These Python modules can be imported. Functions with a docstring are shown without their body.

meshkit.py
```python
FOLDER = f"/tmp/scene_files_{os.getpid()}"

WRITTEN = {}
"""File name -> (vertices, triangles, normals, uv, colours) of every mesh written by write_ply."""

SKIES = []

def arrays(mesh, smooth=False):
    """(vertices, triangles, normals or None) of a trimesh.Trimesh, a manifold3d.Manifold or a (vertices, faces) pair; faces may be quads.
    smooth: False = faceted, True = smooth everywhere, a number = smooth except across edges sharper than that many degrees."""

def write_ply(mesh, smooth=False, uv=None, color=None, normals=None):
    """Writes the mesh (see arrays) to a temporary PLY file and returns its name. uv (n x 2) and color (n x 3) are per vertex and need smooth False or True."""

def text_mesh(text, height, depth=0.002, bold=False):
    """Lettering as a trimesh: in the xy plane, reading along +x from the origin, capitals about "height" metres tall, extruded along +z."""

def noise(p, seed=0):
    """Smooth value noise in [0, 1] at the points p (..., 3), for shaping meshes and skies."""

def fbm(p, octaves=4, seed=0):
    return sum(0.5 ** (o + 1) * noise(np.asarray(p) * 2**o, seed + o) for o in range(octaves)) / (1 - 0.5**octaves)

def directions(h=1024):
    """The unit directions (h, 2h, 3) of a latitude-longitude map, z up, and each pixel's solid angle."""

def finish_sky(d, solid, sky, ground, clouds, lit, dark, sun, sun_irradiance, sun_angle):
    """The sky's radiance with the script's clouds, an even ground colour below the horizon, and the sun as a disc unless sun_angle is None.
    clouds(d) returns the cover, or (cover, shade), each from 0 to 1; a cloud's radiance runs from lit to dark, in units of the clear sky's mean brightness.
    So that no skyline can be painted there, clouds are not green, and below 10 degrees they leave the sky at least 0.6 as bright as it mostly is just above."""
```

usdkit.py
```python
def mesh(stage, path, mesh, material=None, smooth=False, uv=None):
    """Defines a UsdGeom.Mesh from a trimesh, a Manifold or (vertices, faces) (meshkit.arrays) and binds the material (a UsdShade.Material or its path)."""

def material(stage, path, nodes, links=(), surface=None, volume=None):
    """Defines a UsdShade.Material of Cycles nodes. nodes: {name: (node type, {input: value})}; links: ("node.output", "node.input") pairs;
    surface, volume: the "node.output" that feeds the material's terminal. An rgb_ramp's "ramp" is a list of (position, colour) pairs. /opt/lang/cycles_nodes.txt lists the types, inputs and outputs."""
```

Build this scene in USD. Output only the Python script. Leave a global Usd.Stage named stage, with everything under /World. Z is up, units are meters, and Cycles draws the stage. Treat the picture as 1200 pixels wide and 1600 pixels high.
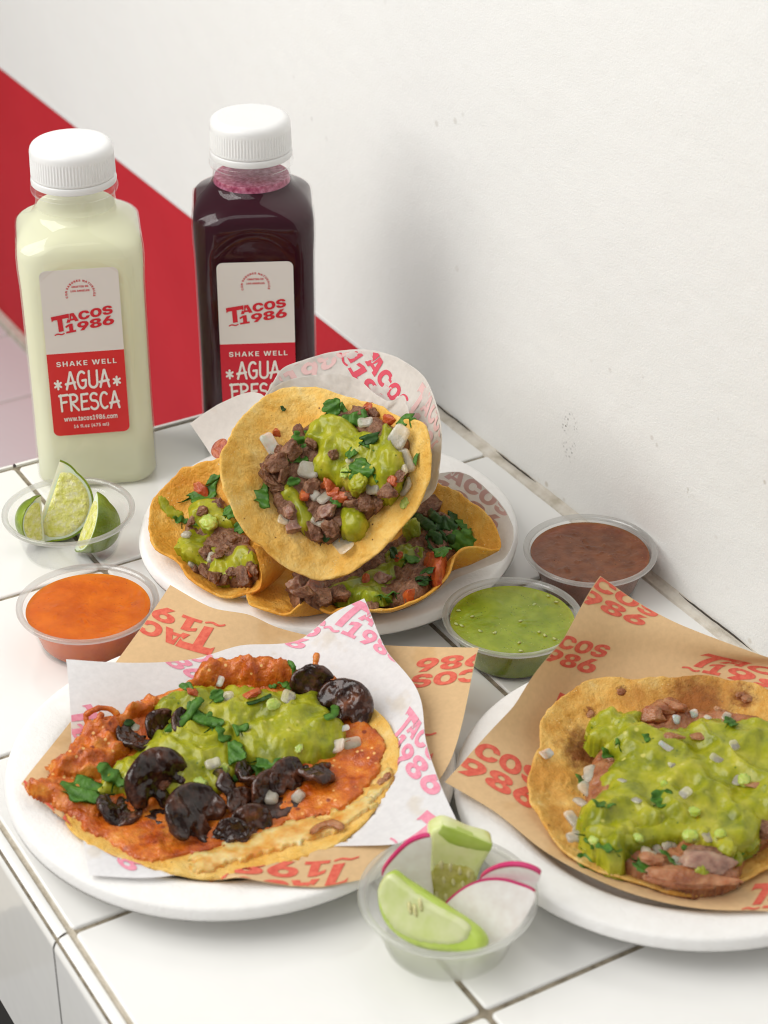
import math, glob
import numpy as np, trimesh, usdkit, shapely
from shapely import affinity
from shapely.geometry import Polygon, LineString, MultiPolygon, box as sbox
from shapely.ops import unary_union
from scipy.interpolate import RBFInterpolator, PchipInterpolator, LinearNDInterpolator
from scipy.spatial import Delaunay, cKDTree
from meshkit import noise, fbm
from pxr import Usd, UsdGeom, UsdLux, UsdShade, Gf, Sdf

stage = Usd.Stage.CreateInMemory()
UsdGeom.SetStageUpAxis(stage, 'Z')
UsdGeom.SetStageMetersPerUnit(stage, 1.0)
UsdGeom.Xform.Define(stage, '/World')
PI = math.pi

# ------------------------------------------------------------------ camera
# world: z up, table top z = 0, the white wall is the plane x = WALL, the counter runs along y
FPX, PITCH, YAW, CAMH = 3189.0, math.radians(31.158), math.radians(30.301), 0.513
FW = np.array([math.sin(YAW) * math.cos(PITCH), math.cos(YAW) * math.cos(PITCH), -math.sin(PITCH)])
RT = np.array([math.cos(YAW), -math.sin(YAW), 0.0])
UP = np.cross(RT, FW)
EYE = np.array([0, 0, CAMH])
cam = UsdGeom.Camera.Define(stage, '/World/camera')
cam.CreateHorizontalApertureAttr(36.0)
cam.CreateFocalLengthAttr(36.0 * FPX / 1200)
cam.CreateFStopAttr(20.0)
cam.CreateFocusDistanceAttr(0.90)
cam.CreateClippingRangeAttr(Gf.Vec2f(0.05, 50))
cam.CreateExposureAttr(0.07)
_m = Gf.Matrix4d(*[float(x) for x in (*RT, 0, *UP, 0, *(-FW), 0, *EYE, 1)])
cam.AddTransformOp().Set(_m)

# ------------------------------------------------------------------ lamps: a large soft box up on the left, dim room light
def look_at(pos, tgt):
    z = np.array(pos, float) - np.array(tgt, float); z /= np.linalg.norm(z)
    x = np.cross([0, 0, 1.0], z); x /= np.linalg.norm(x)
    y = np.cross(z, x)
    return Gf.Matrix4d(*[float(v) for v in (*x, 0, *y, 0, *z, 0, *pos, 1)])

def softbox(name, pos, tgt, w, h, power, color):
    l = UsdLux.RectLight.Define(stage, '/World/' + name)
    l.CreateWidthAttr(w); l.CreateHeightAttr(h)
    l.CreateIntensityAttr(power); l.CreateColorAttr(Gf.Vec3f(*color))
    l.AddTransformOp().Set(look_at(pos, tgt))
KEY_EL, KEY_AZ, KEY_D = math.radians(43), math.radians(24), 1.15
KEY_T = np.array([0.36, 0.68, 0.03])
KEY_P = KEY_T + KEY_D * np.array([-math.cos(KEY_AZ) * math.cos(KEY_EL), math.sin(KEY_AZ) * math.cos(KEY_EL), math.sin(KEY_EL)])
softbox('softbox', KEY_P, KEY_T, 1.0, 1.0, 4.1, (1.0, 0.98, 0.945))
softbox('fill_light', (-0.75, 0.15, 1.25), KEY_T, 1.5, 1.5, 1.2, (1.0, 0.995, 0.985))
dome = UsdLux.DomeLight.Define(stage, '/World/room_light')
dm = usdkit.material(stage, '/World/Looks/room_light', {'b': ('background_shader', {'color': (1.0, 0.985, 0.965), 'strength': 0.20})}, surface='b.background')
UsdShade.MaterialBindingAPI.Apply(dome.GetPrim()).Bind(dm)

# ------------------------------------------------------------------ helpers: finding places
def ray(px, py):
    return FW + (px - 600) / FPX * RT - (py - 800) / FPX * UP
def at(px, py, z=0.0):
    d = ray(px, py)
    return EYE + d * (z - CAMH) / d[2]
def proj(p):
    p = np.asarray(p, float) - EYE
    w = p @ FW
    return np.stack([600 + FPX * (p @ RT) / w, 800 - FPX * (p @ UP) / w], -1)
def zm(ox, oy, s, pts):
    return [(ox + x / s, oy + y / s) for x, y in pts]
def unit(v):
    v = np.asarray(v, float)
    return v / np.linalg.norm(v)
def rng(seed):
    return np.random.default_rng(seed)

# ------------------------------------------------------------------ helpers: prims
_used = {}
def fresh(parent, name):
    k = (parent, name)
    n = _used.get(k, -1) + 1
    _used[k] = n
    return f'{parent}/{name}' + (f'_{n:03d}' if n else '')
class Node:
    def __init__(self, path, base): self.path, self.base = path, np.asarray(base, float)
def info(prim, label=None, cat=None, group=None, kind=None):
    for k, v in (('label', label), ('category', cat), ('group', group), ('kind', kind)):
        if v: prim.SetCustomDataByKey(k, v)
def thing(name, label, cat, base=(0, 0, 0), group=None, kind=None):
    p = fresh('/World', name)
    x = UsdGeom.Xform.Define(stage, p)
    x.AddTranslateOp().Set(Gf.Vec3d(*[float(b) for b in base]))
    info(x.GetPrim(), label, cat, group, kind)
    return Node(p, base)
def put(parent, name, mesh, mat, smooth=True, label=None, kind=None):
    """a part: mesh given in world coordinates; parent a Node"""
    p = fresh(parent.path, name)
    if isinstance(mesh, trimesh.Trimesh): v, f = np.array(mesh.vertices), np.array(mesh.faces)
    else: v, f = mesh
    u, inv = np.unique(f, return_inverse=True)      # only points that faces use
    v, f = v[u], inv.reshape(f.shape)
    m = usdkit.mesh(stage, p, (v - parent.base, f), M[mat], smooth=smooth)
    info(m.GetPrim(), label, None, None, kind)
    return Node(p, parent.base)

# ------------------------------------------------------------------ helpers: shapes
def tm(v, f):
    v, f = np.asarray(v, float), np.asarray(f)
    if f.shape[1] == 4: f = np.vstack([f[:, [0, 1, 2]], f[:, [0, 2, 3]]])
    return trimesh.Trimesh(v, f, process=False)
def cat(ms):
    return trimesh.util.concatenate(ms)
def gridfaces(nu, nv, wrapv=False):
    i, j = np.meshgrid(np.arange(nu - 1), np.arange(nv if wrapv else nv - 1), indexing='ij')
    j2 = (j + 1) % nv
    return np.stack([i * nv + j, (i + 1) * nv + j, (i + 1) * nv + j2, i * nv + j2], -1).reshape(-1, 4)
def lathe(prof, n=96, closed=False):
    """prof: (r, z) list from bottom to top on the outside; rings round z"""
    prof = np.array(prof, float)
    a = np.linspace(0, 2 * PI, n, endpoint=False)
    v = np.stack([prof[:, :1] * np.cos(a), prof[:, :1] * np.sin(a), np.repeat(prof[:, 1:], n, 1)], -1).reshape(-1, 3)
    f = gridfaces(len(prof), n, True)
    if closed:
        k = (len(prof) - 1) * n
        j = np.arange(n); j2 = (j + 1) % n
        f = np.vstack([f, np.stack([k + j, j, j2, k + j2], -1)])
    m = tm(v, f[:, ::-1])
    return m
def resample(pts, step, closed=True):
    pts = np.asarray(pts, float)
    if closed: pts = np.vstack([pts, pts[:1]])
    s = np.r_[0, np.cumsum(np.linalg.norm(np.diff(pts, axis=0), axis=1))]
    n = max(6, int(s[-1] / step))
    t = np.linspace(0, s[-1], n, endpoint=not closed)
    return np.stack([np.interp(t, s, pts[:, k]) for k in range(pts.shape[1])], 1)
def smoothloop(pts, n=160):
    """closed smooth curve through the points"""
    from scipy.interpolate import CubicSpline
    p = np.asarray(pts, float); p = np.vstack([p, p[:1]])
    s = np.r_[0, np.cumsum(np.sqrt(np.linalg.norm(np.diff(p, axis=0), axis=1)))]
    return CubicSpline(s, p, bc_type='periodic')(np.linspace(0, s[-1], n, endpoint=False))
def poly(pts):
    p = Polygon(pts)
    if not p.is_valid: p = p.buffer(0)
    if p.geom_type != 'Polygon': p = max(p.geoms, key=lambda g: g.area)
    return p
def sdf(pg, q):
    """signed distance, positive inside"""
    b = resample(np.array(pg.exterior.coords)[:-1], math.sqrt(pg.area) / 120)
    for r in pg.interiors: b = np.vstack([b, resample(np.array(r.coords)[:-1], math.sqrt(pg.area) / 120)])
    d, _ = cKDTree(b).query(q)
    return np.where(shapely.contains_xy(pg, q[:, 0], q[:, 1]), d, -d)
def dome_prof(x):
    return np.sqrt(np.clip(1 - (1 - np.clip(x, 0, 1)) ** 2, 0, 1))
def pillow(pg, thick, step, w=None, flat=0.0):
    """a closed lens-edged slab over a polygon, in its own xy plane, centred on z = 0"""
    w = w or thick / 2
    b = resample(np.array(pg.exterior.coords)[:-1], step)
    x0, y0, x1, y1 = pg.bounds
    gx, gy = np.meshgrid(np.arange(x0, x1, step), np.arange(y0, y1, step))
    g = np.stack([gx.ravel() + (np.arange(gx.size) // gx.shape[1] % 2) * step / 2, gy.ravel()], 1)
    d = sdf(pg, g)
    g = g[d > step * .45]
    q = np.vstack([b, g])
    t = Delaunay(q).simplices
    c = q[t].mean(1)
    t = t[shapely.contains_xy(pg, c[:, 0], c[:, 1])]
    a = q[t]
    s = (a[:, 1, 0] - a[:, 0, 0]) * (a[:, 2, 1] - a[:, 0, 1]) - (a[:, 1, 1] - a[:, 0, 1]) * (a[:, 2, 0] - a[:, 0, 0])
    t[s < 0] = t[s < 0][:, ::-1]
    t = t[np.abs(s) > 1e-12]
    d = np.r_[np.zeros(len(b)), sdf(pg, g)] if len(g) else np.zeros(len(b))
    h = thick / 2 * (flat + (1 - flat) * dome_prof(d / w))
    nb, n = len(b), len(q)
    if flat > 0:
        v = np.vstack([np.c_[q, h], np.c_[q, -h]])
        i = np.arange(nb); j = (i + 1) % nb
        ccw = Polygon(b).exterior.is_ccw
        side = np.vstack([np.c_[i, i + n, j], np.c_[j, i + n, j + n]])
        if not ccw: side = side[:, ::-1]
        f = np.vstack([t, t[:, ::-1] + n, side])
    else:
        v = np.vstack([np.c_[q, h], np.c_[q[nb:], -h[nb:]]])
        m = np.r_[np.arange(nb), np.arange(n - nb) + n]
        f = np.vstack([t, m[t[:, ::-1]]])
    return tm(v, f)
def unit_rows(v): return v / (np.linalg.norm(v, axis=1, keepdims=True) + 1e-9)
def lump(seed, sub=3, size=(1, 1, 1), boxy=.35, rough=.35, freq=2.2, cuts=0):
    """an uneven piece of about unit half size"""
    m = trimesh.creation.icosphere(sub)
    v = np.array(m.vertices)
    k = np.abs(v).max(1, keepdims=True)
    v = v * (1 - boxy) + v / k * boxy * .9
    o = seed * 7.31
    n1 = fbm(v * freq + o, 4, seed) - .5
    n2 = np.abs(fbm(v * np.array([freq * .7, freq * 2.2, freq * 2.2]) + o + 9, 3, seed + 5) - .5)
    if cuts:                                      # chopped: flat faces where a knife went through
        r = rng(seed)
        for d in r.normal(size=(cuts, 3)):
            d = unit(d); k = r.uniform(.42, .8)
            e = np.maximum(v @ d - k, 0)
            v = v - .92 * e[:, None] * d
    v = v * (1 + rough * (1.6 * n1 - 1.0 * n2))[:, None]
    if cuts: v = v + .11 * rough * 2 * (fbm(v * [4, 13, 13] + o, 3, seed + 9) - .5)[:, None] * unit_rows(v)
    return tm(v * np.array(size), m.faces)
def rot(seed_or_angles):
    a = seed_or_angles if not np.isscalar(seed_or_angles) else rng(seed_or_angles).uniform(0, 2 * PI, 3)
    return trimesh.transformations.euler_matrix(*a)[:3, :3]
def frame(n, spin=0.0, xdir=None):
    n = unit(n)
    x = np.array([1.0, 0, 0]) if xdir is None else np.asarray(xdir, float)
    x = x - n * (x @ n)
    if np.linalg.norm(x) < 1e-6: x = np.cross(n, [0, 1, 0])
    x = unit(x); y = np.cross(n, x)
    c, s = math.cos(spin), math.sin(spin)
    return np.stack([c * x + s * y, -s * x + c * y, n], 1)
def place(m, p, R=None, s=1.0):
    v = np.array(m.vertices) * s
    if R is not None: v = v @ np.asarray(R).T
    return tm(v + np.asarray(p), m.faces)

# ------------------------------------------------------------------ lettering
_fonts = {}
def text_poly(s, h=1.0, weight=700, stretch=1.0, track=0.0):
    """outlines of a line of text, capitals h high, starting at the origin"""
    key = weight
    if key not in _fonts:
        from PIL import ImageFont
        f = ImageFont.truetype(glob.glob('/opt/blender-*/*/datafiles/fonts/Inter.woff2')[0], 120)
        f.set_variation_by_axes([32 if weight > 800 else 14, weight])
        _fonts[key] = f
    from PIL import Image, ImageDraw
    f = _fonts[key]
    x, out = 0.0, []
    for ch in s:
        adv = f.getlength(ch)
        if ch != ' ':
            im = Image.new('L', (220, 220))
            ImageDraw.Draw(im).text((40, 150), ch, 255, font=f, anchor='ls')
            on = np.pad(np.asarray(im) > 127, ((0, 0), (1, 1))).astype(np.int8)
            r, a = np.nonzero(np.diff(on, axis=1) == 1)
            b = np.nonzero(np.diff(on, axis=1) == -1)[1]
            g = shapely.union_all(shapely.box(a, -r - 1, b, -r)).buffer(.8).buffer(-.8).simplify(.6)
            out.append(affinity.translate(g, x - 40, 150))
        x += adv + track * 87
    g = unary_union(out)
    return affinity.scale(g, h / 87 * stretch, h / 87, origin=(0, 0))
def bounds_fit(g, x0, y0, x1, y1):
    a = g.bounds
    g = affinity.translate(g, -a[0], -a[1])
    g = affinity.scale(g, (x1 - x0) / (a[2] - a[0]), (y1 - y0) / (a[3] - a[1]), origin=(0, 0))
    return affinity.translate(g, x0, y0)
def logo():
    """two-line sign: a tall T, ACOS, 1986, a wave under the T; about 1 wide"""
    T = Polygon([(0, .345), (.004, .25), (.03, .275), (.095, .275), (.095, .055), (.175, .055), (.175, .275), (.262, .275), (.288, .25), (.292, .345)])
    acos = bounds_fit(text_poly('ACOS', 1, 900), .235, .187, 1.0, .345)
    nums = bounds_fit(text_poly('1986', 1, 900), .21, .0, 1.0, .163)
    t = np.linspace(0, 1, 24)
    wave = LineString(np.stack([.03 + .145 * t, .012 + .011 * np.sin(t * 2 * PI)], 1)).buffer(.011)
    cut = T.buffer(.012)
    g = unary_union([T, acos.difference(cut), nums.difference(cut), wave])
    g = affinity.affine_transform(g, [1, -.05, .15, 1, 0, 0])      # rising baseline
    a = g.bounds
    return affinity.scale(affinity.translate(g, -(a[0] + a[2]) / 2, -(a[1] + a[3]) / 2), 1 / (a[2] - a[0]), 1 / (a[2] - a[0]), origin=(0, 0))
LOGO = logo()
def strokes(lines, r):
    return unary_union([LineString(l).buffer(r) for l in lines])
def arc(cx, cy, rx, ry, a0, a1, n=14):
    t = np.radians(np.linspace(a0, a1, n))
    return [(cx + rx * math.cos(k), cy + ry * math.sin(k)) for k in t]
HAND = {
    'A': (.62, [[(0.0, 0), (.30, 1.0), (.34, 1.0), (.60, 0)], [(-.04, .30), (.58, .38)]]),
    'G': (.60, [arc(.30, .5, .30, .5, 55, 310), [(.32, .46), (.56, .48), (.52, .12)]]),
    'U': (.60, [[(.04, 1.0), (.02, .3)] + arc(.29, .27, .27, .27, 180, 360) + [(.58, 1.0)]]),
    'F': (.52, [[(.04, 1), (.06, 0)], [(-.06, .96), (.52, 1.0)], [(.05, .52), (.42, .56)]]),
    'R': (.60, [[(.04, 1), (.05, 0)], [(-.03, .96)] + arc(.22, .76, .30, .24, 90, -80) + [(.08, .5), (.56, 0.0)]]),
    'E': (.52, [[(.50, .98), (.06, .96), (.04, .02), (.52, .04)], [(.05, .5), (.42, .54)]]),
    'S': (.54, [arc(.27, .74, .25, .25, 40, 230) + arc(.26, .26, .27, .27, 70, -150)]),
    'C': (.56, [arc(.30, .5, .29, .5, 50, 305)]),
    '*': (.42, [[(.2 + .2 * math.cos(a), .42 + .24 * math.sin(a)), (.2 - .2 * math.cos(a), .42 - .24 * math.sin(a))] for a in (PI / 2, PI / 6, -PI / 6)]),
}
def hand_text(s, h, r):
    x, out = 0.0, []
    for ch in s:
        w, ls = HAND[ch]
        out.append(strokes([[(x + px, py) for px, py in l] for l in ls], r))
        x += w + .16
    return affinity.scale(unary_union(out), h, h, origin=(0, 0))
def arc_text(s, h, R, weight=800):
    """letters set round a circle of radius R, centred at the top"""
    out, ws = [], [text_poly(c, h, weight).bounds[2] + h * .22 if c != ' ' else h * .5 for c in s]
    a = sum(ws) / R / 2
    for c, w in zip(s, ws):
        if c != ' ':
            g = affinity.translate(text_poly(c, h, weight), -w / 2, R)
            out.append(affinity.rotate(g, math.degrees(a - w / R / 2), origin=(0, 0)))
        a -= w / R
    return unary_union(out)
def flat_tri(g, size=None):
    """triangles of a shapely region: (n x 2 points, faces)"""
    vs, fs, k = [], [], 0
    for p in getattr(g, 'geoms', [g]):
        if p.is_empty or p.geom_type != 'Polygon' or p.area < 1e-9: continue
        v, f = trimesh.creation.triangulate_polygon(p, engine='earcut')
        v, f = np.asarray(v, float)[:, :2], np.asarray(f)
        a = v[f]
        s = (a[:, 1, 0] - a[:, 0, 0]) * (a[:, 2, 1] - a[:, 0, 1]) - (a[:, 1, 1] - a[:, 0, 1]) * (a[:, 2, 0] - a[:, 0, 0])
        f = f.copy(); f[s < 0] = f[s < 0][:, ::-1]
        vs.append(v); fs.append(f + k); k += len(v)
    v, f = np.vstack(vs), np.vstack(fs)
    if size:
        v3, f = trimesh.remesh.subdivide_to_size(np.c_[v, np.zeros(len(v))], f, size, max_iter=12)
        v = v3[:, :2]
    return v, f

# ------------------------------------------------------------------ materials
M = {}
def mat(name, color=(.8, .8, .8), rough=.5, ramp=None, scale=100.0, detail=4.0, rrough=.55, bump=0.0, bscale=300.0, bdetail=3.0, specks=None, scorch=(), **kw):
    """principled material; ramp: colours over a noise of the given scale (1/m); bump: depth in metres; specks: (scale, size, colour)"""
    n = {'p': ('principled_bsdf', {'base_color': color, 'roughness': rough, **kw}), 'g': ('geometry', {})}
    l, col = [], None
    if ramp:
        n['nz'] = ('noise_texture', {'scale': scale, 'detail': detail, 'roughness': rrough})
        n['rp'] = ('rgb_ramp', {'ramp': ramp})
        l += [('g.position', 'nz.vector'), ('nz.fac', 'rp.fac')]
        col = 'rp.color'
    for i, (sc, size, c) in enumerate(specks or []):
        n[f'v{i}'] = ('voronoi_texture', {'scale': sc})
        n[f'vr{i}'] = ('map_range', {'from_min': size, 'from_max': size * .6, 'clamp': True})
        n[f'vn{i}'] = ('noise_texture', {'scale': sc * .17, 'detail': 1.0})
        n[f'vm{i}'] = ('map_range', {'from_min': .50, 'from_max': .60, 'clamp': True})
        n[f'vx{i}'] = ('math', {'math_type': 'multiply'})
        n[f'mx{i}'] = ('mix_color', {'a': color, 'b': c})
        l += [('g.position', f'v{i}.vector'), (f'v{i}.distance', f'vr{i}.value'), ('g.position', f'vn{i}.vector'), (f'vn{i}.fac', f'vm{i}.value'),
              (f'vr{i}.result', f'vx{i}.value1'), (f'vm{i}.result', f'vx{i}.value2'), (f'vx{i}.value', f'mx{i}.fac')]
        if col: l.append((col, f'mx{i}.a'))
        col = f'mx{i}.result'
    for i, (at_, rad, c, hard) in enumerate(scorch):       # toasted or stained places
        n[f'sd{i}'] = ('vector_math', {'math_type': 'distance', 'vector2': tuple(float(q) for q in at_)})
        n[f'sn{i}'] = ('noise_texture', {'scale': 1.6 / rad, 'detail': 5.0, 'roughness': .7})
        n[f'sa{i}'] = ('math', {'math_type': 'multiply_add', 'value2': rad * 2.4, 'value3': -rad * 1.2})
        n[f'ss{i}'] = ('math', {'math_type': 'add'})
        n[f'sm{i}'] = ('map_range', {'from_min': rad, 'from_max': rad * hard, 'clamp': True})
        n[f'sx{i}'] = ('mix_color', {'a': color, 'b': c})
        l += [('g.position', f'sd{i}.vector1'), ('g.position', f'sn{i}.vector'), (f'sn{i}.fac', f'sa{i}.value1'), (f'sd{i}.value', f'ss{i}.value1'), (f'sa{i}.value', f'ss{i}.value2'), (f'ss{i}.value', f'sm{i}.value'), (f'sm{i}.result', f'sx{i}.fac')]
        if col: l.append((col, f'sx{i}.a'))
        col = f'sx{i}.result'
    if col: l.append((col, 'p.base_color'))
    if col and kw.get('subsurface_weight'): pass
    if bump:
        n['bn'] = ('noise_texture', {'scale': bscale, 'detail': bdetail, 'roughness': .6})
        n['bp'] = ('bump', {'distance': bump, 'strength': 1.0})
        l += [('g.position', 'bn.vector'), ('bn.fac', 'bp.height'), ('bp.normal', 'p.normal')]
    M[name] = usdkit.material(stage, '/World/Looks/' + name, n, l, surface='p.BSDF')
def clear(name, tint=(.96, .97, .97), milk=0.0, milkcol=(.8, .8, .8), rough=.04, ior=1.45, gloss=.55):
    """thin clear plastic: light passes straight, with a mirror sheen and a little haze"""
    n = {'t': ('transparent_bsdf', {'color': tint}), 's': ('glossy_bsdf', {'color': (1, 1, 1), 'roughness': rough}), 'f': ('layer_weight', {'blend': .5}), 'f5': ('math', {'math_type': 'power', 'value2': 4.0}), 'fs': ('math', {'math_type': 'multiply_add', 'value2': gloss, 'value3': ((ior - 1) / (ior + 1)) ** 2}),
         'd': ('translucent_bsdf', {'color': milkcol}), 'm': ('mix_closure', {'fac': milk}), 'o': ('mix_closure', {})}
    l = [('t.BSDF', 'm.closure1'), ('d.BSDF', 'm.closure2'), ('m.closure', 'o.closure1'), ('s.BSDF', 'o.closure2'), ('f.facing', 'f5.value1'), ('f5.value', 'fs.value1'), ('fs.value', 'o.fac')]
    M[name] = usdkit.material(stage, '/World/Looks/' + name, n, l, surface='o.closure')

mat('glazed_tile', (.83, .825, .80), .10, bump=.00012, bscale=60, bdetail=1, ramp=[(.3, (.81, .805, .78)), (.7, (.85, .845, .825))], scale=14)
mat('pale_grout', (.54, .48, .38), .9, ramp=[(.3, (.46, .40, .30)), (.7, (.62, .56, .46))], scale=260, bump=.0006, bscale=900)
mat('dark_grout', (.24, .20, .15), .9, ramp=[(.3, (.16, .13, .09)), (.7, (.36, .31, .23))], scale=260, bump=.0006, bscale=900)
mat('caulk', (.55, .50, .42), .7, ramp=[(.25, (.48, .43, .34)), (.5, (.64, .59, .51)), (.8, (.74, .71, .64))], scale=120, bump=.0005, bscale=500)
mat('crack', (.06, .05, .04), .95)
mat('under_counter', (.012, .011, .010), .8)
mat('red_paint', (.52, .012, .024), .6, specular_ior_level=.25, ramp=[(.3, (.48, .009, .020)), (.7, (.55, .014, .027))], scale=9, bump=.0002, bscale=300)
mat('bench_tile', (.68, .68, .70), .18, bump=.0001, bscale=60)
mat('white_plastic', (.80, .80, .795), .32, subsurface_weight=.15, subsurface_scale=.002, subsurface_radius=(1, 1, 1))
mat('plate_fibre', (.86, .845, .82), .62, ramp=[(.3, (.84, .825, .80)), (.7, (.88, .87, .85))], scale=180, bump=.00025, bscale=700, bdetail=4)
M_label = dict(label_paper=(.74, .69, .64), label_red=(.66, .020, .022), label_red_deep=(.60, .010, .030), print_red=(.62, .015, .03), print_cream=(.84, .80, .74))
for k_, c_ in M_label.items(): mat(k_, c_, .42)
# ------------------------------------------------------------------ the wall's paint: faint roller texture, scuffs and a patch of black specks
def wall_paint():
    n = {'g': ('geometry', {}), 'p': ('principled_bsdf', {'roughness': .55}),
         'n1': ('noise_texture', {'scale': 5.0, 'detail': 3.0}), 'r1': ('rgb_ramp', {'ramp': [(.3, (.835, .835, .815)), (.7, (.865, .865, .85))]}),
         'n2': ('noise_texture', {'scale': 900.0, 'detail': 3.0, 'roughness': .65}), 'b': ('bump', {'distance': .00025}),
         'n4': ('noise_texture', {'scale': 60.0, 'detail': 2.0}), 'b2': ('bump', {'distance': .0007})}
    l = [('g.position', 'n1.vector'), ('n1.fac', 'r1.fac'), ('g.position', 'n2.vector'), ('n2.fac', 'b.height'), ('g.position', 'n4.vector'),
         ('n4.fac', 'b2.height'), ('b2.normal', 'b.normal'), ('b.normal', 'p.normal')]
    col = 'r1.color'
    # patches: centre (y, z), radii (y, z), speck scale, speck size, colour
    for i, (y, z, ry, rz, sc, th, c) in enumerate([(.6905, .0405, .008, .016, 520, .42, (.10, .09, .08)), (.695, .045, .0035, .006, 700, .45, (.06, .055, .05)), (.60, .055, .004, .003, 500, .5, (.55, .53, .47)),
                                                   (.79, .10, .10, .10, 60, .13, (.60, .58, .53)), (.56, .09, .14, .09, 75, .12, (.62, .59, .55)), (.93, .17, .10, .10, 60, .12, (.66, .65, .63)), (.60, .005, .2, .008, 160, .30, (.55, .50, .42))]):
        n |= {f'd{i}': ('vector_math', {'math_type': 'subtract', 'vector2': (.5063, y, z)}), f's{i}': ('vector_math', {'math_type': 'multiply', 'vector2': (1, 1 / ry, 1 / rz)}),
              f'l{i}': ('vector_math', {'math_type': 'length'}), f'm{i}': ('map_range', {'from_min': 1.0, 'from_max': .3, 'clamp': True}),
              f'v{i}': ('voronoi_texture', {'scale': sc}), f't{i}': ('map_range', {'from_min': th, 'from_max': th * .5, 'clamp': True}),
              f'w{i}': ('noise_texture', {'scale': sc * .23, 'detail': 1.0}), f'y{i}': ('map_range', {'from_min': .48, 'from_max': .60, 'clamp': True}),
              f'x{i}': ('math', {'math_type': 'multiply'}), f'z{i}': ('math', {'math_type': 'multiply'}), f'c{i}': ('mix_color', {'b': c})}
        l += [('g.position', f'd{i}.vector1'), (f'd{i}.vector', f's{i}.vector1'), (f's{i}.vector', f'l{i}.vector1'), (f'l{i}.value', f'm{i}.value'),
              ('g.position', f'v{i}.vector'), (f'v{i}.distance', f't{i}.value'), ('g.position', f'w{i}.vector'), (f'w{i}.fac', f'y{i}.value'),
              (f't{i}.result', f'x{i}.value1'), (f'm{i}.result', f'x{i}.value2'), (f'x{i}.value', f'z{i}.value1'), (f'y{i}.result', f'z{i}.value2'), (f'z{i}.value', f'c{i}.fac'), (col, f'c{i}.a')]
        col = f'c{i}.result'
    l.append((col, 'p.base_color'))
    M['white_paint'] = usdkit.material(stage, '/World/Looks/white_paint', n, l, surface='p.BSDF')
wall_paint()

# ------------------------------------------------------------------ the setting
WALL, EDGE, BACK, DX, DY, JOINT = .5063, .1816, .8644, .1083, .1095, .0022
def rbox(x0, x1, y0, y1, z0, z1, r=.0012, seg=3):
    """a tile: rounded top edges and rounded corners in plan"""
    prof = [(r * (1 - math.cos(a)), z1 - r * (1 - math.sin(a))) for a in np.linspace(0, PI / 2, seg + 1)]
    rings = []
    for ins, z in [(0, z0)] + prof:
        pg = sbox(x0 + ins + .002, y0 + ins + .002, x1 - ins - .002, y1 - ins - .002)
        c = []
        for cx, cy, a0 in ((x1 - .002, y1 - .002, 0), (x0 + .002, y1 - .002, 90), (x0 + .002, y0 + .002, 180), (x1 - .002, y0 + .002, 270)):
            for a in np.radians(np.linspace(a0, a0 + 90, 5)):
                c.append((cx + (.002 - ins) * math.cos(a), cy + (.002 - ins) * math.sin(a), z))
        rings.append(c)
    n = len(rings[0])
    v = np.array(rings).reshape(-1, 3)
    f = gridfaces(len(rings), n, True)[:, ::-1]
    v = np.vstack([v, [[(x0 + x1) / 2, (y0 + y1) / 2, z1]]])
    k = (len(rings) - 1) * n
    j = np.arange(n)
    t = np.stack([k + j, k + (j + 1) % n, np.full(n, len(v) - 1)], 1)
    f = np.vstack([np.vstack([f[:, [0, 1, 2]], f[:, [0, 2, 3]]]), t])
    m = tm(v, f); m.fix_normals()
    return m
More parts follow.
